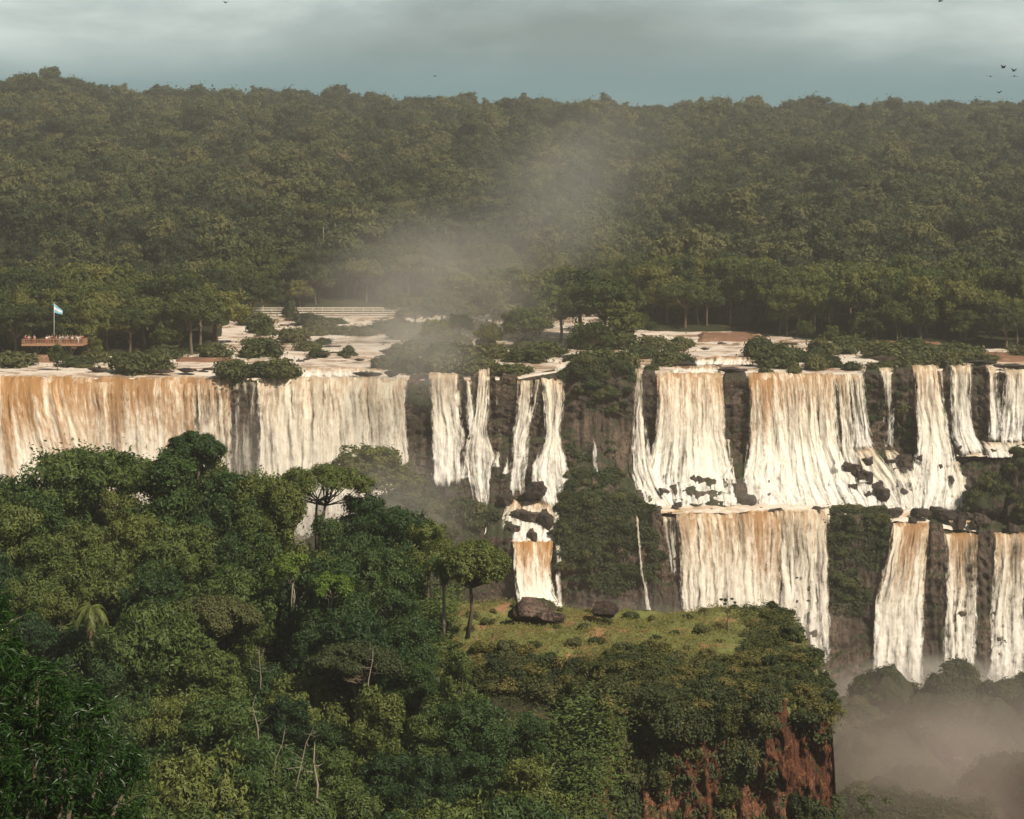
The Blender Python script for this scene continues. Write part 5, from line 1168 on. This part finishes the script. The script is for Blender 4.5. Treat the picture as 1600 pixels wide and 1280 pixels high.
# ------------------------------------------------------------------ birds
M['feather']=plain('black_feather',(.012,.012,.012),.6)
def bird(px,py,D,flap,rz,span,label,roll=0):
    o=empty('vulture',tuple(W(px,py,D)),rz); o.rotation_euler=(0,roll,rz)
    mb=MB(); mb.tube([(0,-.30,0),(0,-.24,.02),(0,-.15,.01),(0,.05,0),(0,.22,0),(0,.42,.0)],[.01,.035,.05,.085,.06,.015],8); body=mb.mesh('body',[M['feather']]); link('body',body,o)
    mb=MB(); mb.add([(-.03,.2,.01),(.03,.2,.01),(.11,.46,.01),(-.11,.46,.01)],[[0,1,2,3]]); link('tail',mb.mesh('tail',[M['feather']],False),o)
    for s in (-1,1):
        n=10; u=np.linspace(0,1,n)[:,None]; v=np.linspace(0,1,4)[None,:]
        ch=.34*(1-.35*u**2); X=s*(.04+span/2*u)+0*v; Yv=-.12+.10*np.sin(u*3.1)*-1+.10*u+ch*v; Z=flap*span/2*(u**1.0)*(1.25-.5*u)+.02*np.sin(v*3)+0*u
        me=mesh_np('wing',np.stack([X,Yv+0*X,Z+0*v],-1).reshape(-1,3),grid_faces(n,4),[M['feather']]); link('wing',me,o)
    tag(o,label,'bird','dark birds circling over the forest')
bird(353,4,300,.5,.6,.85,'small black bird at the top left of the sky'); bird(1470,1,300,-.5,2.,.9,'black bird at the very top edge on the right')
bird(1568,106,300,.95,.7,.85,'bird with raised wings, upper left of the group of birds'); bird(1584.5,111,300,.9,.5,.9,'bird with lifted wings, upper right of the group of birds'); bird(1585,119,300,-.18,.2,1.1,'bird gliding with wings spread, right of the group of birds')
bird(1548,119.5,300,.22,.1,1.15,'gliding bird at the left of the group, wings in a shallow V'); bird(1561,145,300,.7,2.4,.8,'bird just above the tree line, lowest of the group'); bird(680,119,420,.3,.9,.7,'tiny lone bird above the middle of the forest')
bird(1354,291,330,.6,1.,.7,'tiny black bird before the forest, upper of two'); bird(1318,330,330,.3,.4,.6,'tiny black bird before the forest, lower of two'); bird(1475,528,330,.7,1.2,.8,'black bird flying over the bushes above the right falls')
# ------------------------------------------------------------------ haze and spray
def vol_box():
    m=NT('haze_air'); v=m.n('VolumePrincipled',{'Color':(.92,.90,.86,1),'Density':HAZE,'Anisotropy':.2}); m.t.links.new(v.outputs[0],m.out.inputs['Volume'])
    mb=MB(); x0,x1,y0,y1,z0,z1=-1500,1500,-150,2450,-140,170; mb.box(((x0+x1)/2,(y0+y1)/2,(z0+z1)/2),(x1-x0,y1-y0,z1-z0))
    o=link('haze',mb.mesh('haze',[m.m],False)); tag(o,'thin warm haze hanging over the whole valley','haze',kind='stuff')
HAZE=.00019
vol_box()
def mist(name,label,c,rad,dens,seed,col=(.97,.94,.90),nscale=1.6,power=1.,tilt=0,thr=.35):
    m=NT('spray'); co=m.coord('Object'); ln=m.n('VectorMath',operation='LENGTH'); m.set(ln.inputs[0],co)
    fall_=m.rng(ln.outputs['Value'],.15,1.,1.,0.,True)
    nz=m.noise(m.mapv(co,(1,1,1),(seed,seed*2,0)),nscale,4,.6,.4); fall_=m.math('POWER',fall_,1.7); d=m.math('MULTIPLY',m.math('MULTIPLY',fall_,m.rng(nz,thr,.75,.15,1.6)),dens)
    v=m.n('VolumePrincipled',{'Color':(*col,1),'Density':d,'Anisotropy':.2}); m.t.links.new(v.outputs[0],m.out.inputs['Volume'])
    mb=MB(); mb.add(*ICO[3]); o=link(name,mb.mesh(name,[m.m])); o.location=c; o.scale=rad; o.rotation_euler=(0,tilt,0); tag(o,label,'mist',kind='stuff')
mist('spray_plume','plume of warm spray rising from the river by the mid island',tuple(W(680,490,508)),(42,36,32),.030,1,tilt=.2,nscale=.9)
mist('spray_plume','thin upper end of the spray plume drifting right over the forest',tuple(W(860,330,600)),(60,44,34),.012,4,tilt=-.6,nscale=1.3)
mist('spray_plume','spray drifting over the brink right of the white curtain',tuple(W(660,560,440)),(19,12,15),.05,2)
mist('gorge_mist','spray at the foot of the brown and white curtains',tuple(W(300,800,430)),(66,12,26),.11,3)
mist('gorge_mist','grey mist around the mound behind the umbrella tree',tuple(W(600,800,385)),(24,14,16),.035,6)
mist('gorge_mist','white spray boiling at the foot of the right lower falls',tuple(W(1460,1085,402)),(28,12,9),.26,7,nscale=2.)
mist('gorge_mist','pinkish mist filling the gorge at the bottom right',tuple(W(1500,1210,340)),(40,48,24),.030,8,col=(.95,.82,.77))
mist('gorge_mist','spray low over the white lower fall',tuple(W(1180,985,408)),(20,8,9),.10,12,nscale=2)
mist('gorge_mist','mist in front of the shadowed lower cliff',tuple(W(980,990,405)),(34,12,9),.05,9)
mist('gorge_mist','spray bursting where the upper falls hit the shelf',tuple(W(1180,770,433)),(27,5,4.5),.035,10,nscale=2.2,thr=.40)
mist('gorge_mist','spray at the foot of the right upper falls',tuple(W(1450,760,434)),(15,4,4),.03,11,nscale=2.5)
# ------------------------------------------------------------------ light, sky, camera
SUN_EL,SUN_AZ=math.radians(42),math.radians(42)   # azimuth: from behind the camera (-Y) towards +X
w=bpy.data.worlds.new('World'); bpy.context.scene.world=w; w.use_nodes=True; t=w.node_tree; t.nodes.clear()
N=t.nodes.new; out=N('ShaderNodeOutputWorld'); bg=N('ShaderNodeBackground'); sky=N('ShaderNodeTexSky'); sky.sky_type='NISHITA'; sky.sun_disc=False
sd=Vector((math.sin(SUN_AZ)*math.cos(SUN_EL),-math.cos(SUN_AZ)*math.cos(SUN_EL),math.sin(SUN_EL)))
sky.sun_elevation=SUN_EL; sky.sun_rotation=math.atan2(sd.x,sd.y)
tc=N('ShaderNodeTexCoord'); mp=N('ShaderNodeMapping'); mp.inputs['Scale'].default_value=(4.4,4.4,17.); mp.inputs['Location'].default_value=(2.3,.4,.9); t.links.new(tc.outputs['Generated'],mp.inputs[0])
nz=N('ShaderNodeTexNoise'); nz.inputs['Scale'].default_value=1.; nz.inputs['Detail'].default_value=9; nz.inputs['Roughness'].default_value=.56; nz.inputs['Distortion'].default_value=.15; t.links.new(mp.outputs[0],nz.inputs[0])
rp=N('ShaderNodeValToRGB'); e=rp.color_ramp.elements; e[0].position=.36; e[0].color=(.17,.235,.24,1); e[1].position=.66; e[1].color=(.70,.79,.76,1); x=e.new(.5); x.color=(.33,.42,.42,1); t.links.new(nz.outputs['Fac'],rp.inputs[0])
# clearer teal band low over the horizon
sp=N('ShaderNodeSeparateXYZ'); t.links.new(tc.outputs['Generated'],sp.inputs[0]); mr=N('ShaderNodeMapRange'); mr.interpolation_type='SMOOTHSTEP'
for k,v in zip((1,2,3,4),(.050,.082,.92,0.)): mr.inputs[k].default_value=v
t.links.new(sp.outputs[2],mr.inputs[0])
m1=N('ShaderNodeMix'); m1.data_type='RGBA'; t.links.new(mr.outputs[0],m1.inputs[0]); t.links.new(rp.outputs[0],m1.inputs[6]); m1.inputs[7].default_value=(.085,.225,.26,1)
sc=N('ShaderNodeMix'); sc.data_type='RGBA'; sc.blend_type='MULTIPLY'; sc.inputs[0].default_value=1; t.links.new(m1.outputs[2],sc.inputs[6]); sc.inputs[7].default_value=(10,10,10,1)
m2=N('ShaderNodeMix'); m2.data_type='RGBA'; m2.inputs[0].default_value=.92; t.links.new(sky.outputs[0],m2.inputs[6]); t.links.new(sc.outputs[2],m2.inputs[7])
mz=N('ShaderNodeMapRange'); mz.interpolation_type='SMOOTHSTEP'   # unseen sky overhead and below the horizon dimmed to lower ambient light
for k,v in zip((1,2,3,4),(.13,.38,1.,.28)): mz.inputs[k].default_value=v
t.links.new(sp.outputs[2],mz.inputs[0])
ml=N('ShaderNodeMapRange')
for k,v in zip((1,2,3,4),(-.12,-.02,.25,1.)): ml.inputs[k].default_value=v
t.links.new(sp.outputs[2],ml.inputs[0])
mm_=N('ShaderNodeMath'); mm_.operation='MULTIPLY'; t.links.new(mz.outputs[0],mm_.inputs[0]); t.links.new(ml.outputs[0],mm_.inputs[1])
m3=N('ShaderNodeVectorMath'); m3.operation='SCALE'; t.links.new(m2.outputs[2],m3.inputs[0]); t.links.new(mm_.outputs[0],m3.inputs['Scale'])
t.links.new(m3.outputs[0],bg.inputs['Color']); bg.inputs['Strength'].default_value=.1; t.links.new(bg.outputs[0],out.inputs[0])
sl=bpy.data.lights.new('sun','SUN'); sl.energy=5.0; sl.angle=math.radians(1.); sl.color=(1.,.88,.72); so=bpy.data.objects.new('sun',sl); C.objects.link(so); so.rotation_euler=sd.to_track_quat('Z','Y').to_euler()
cam=bpy.data.cameras.new('camera'); co=bpy.data.objects.new('camera',cam); C.objects.link(co); co.location=(0,0,0); co.rotation_euler=(math.pi/2,0,0); cam.sensor_width=36; cam.lens=F/1600*36; cam.shift_y=(HY-640)/1600; cam.clip_start=.5; cam.clip_end=6000
s=bpy.context.scene; s.camera=co; s.view_settings.view_transform='Standard'; s.view_settings.look='None'; s.view_settings.exposure=.28; s.view_settings.gamma=1
s.render.engine='CYCLES'; s.cycles.transparent_max_bounces=24; s.cycles.max_bounces=8; s.cycles.volume_bounces=1; s.cycles.volume_step_rate=3.; s.cycles.volume_max_steps=200
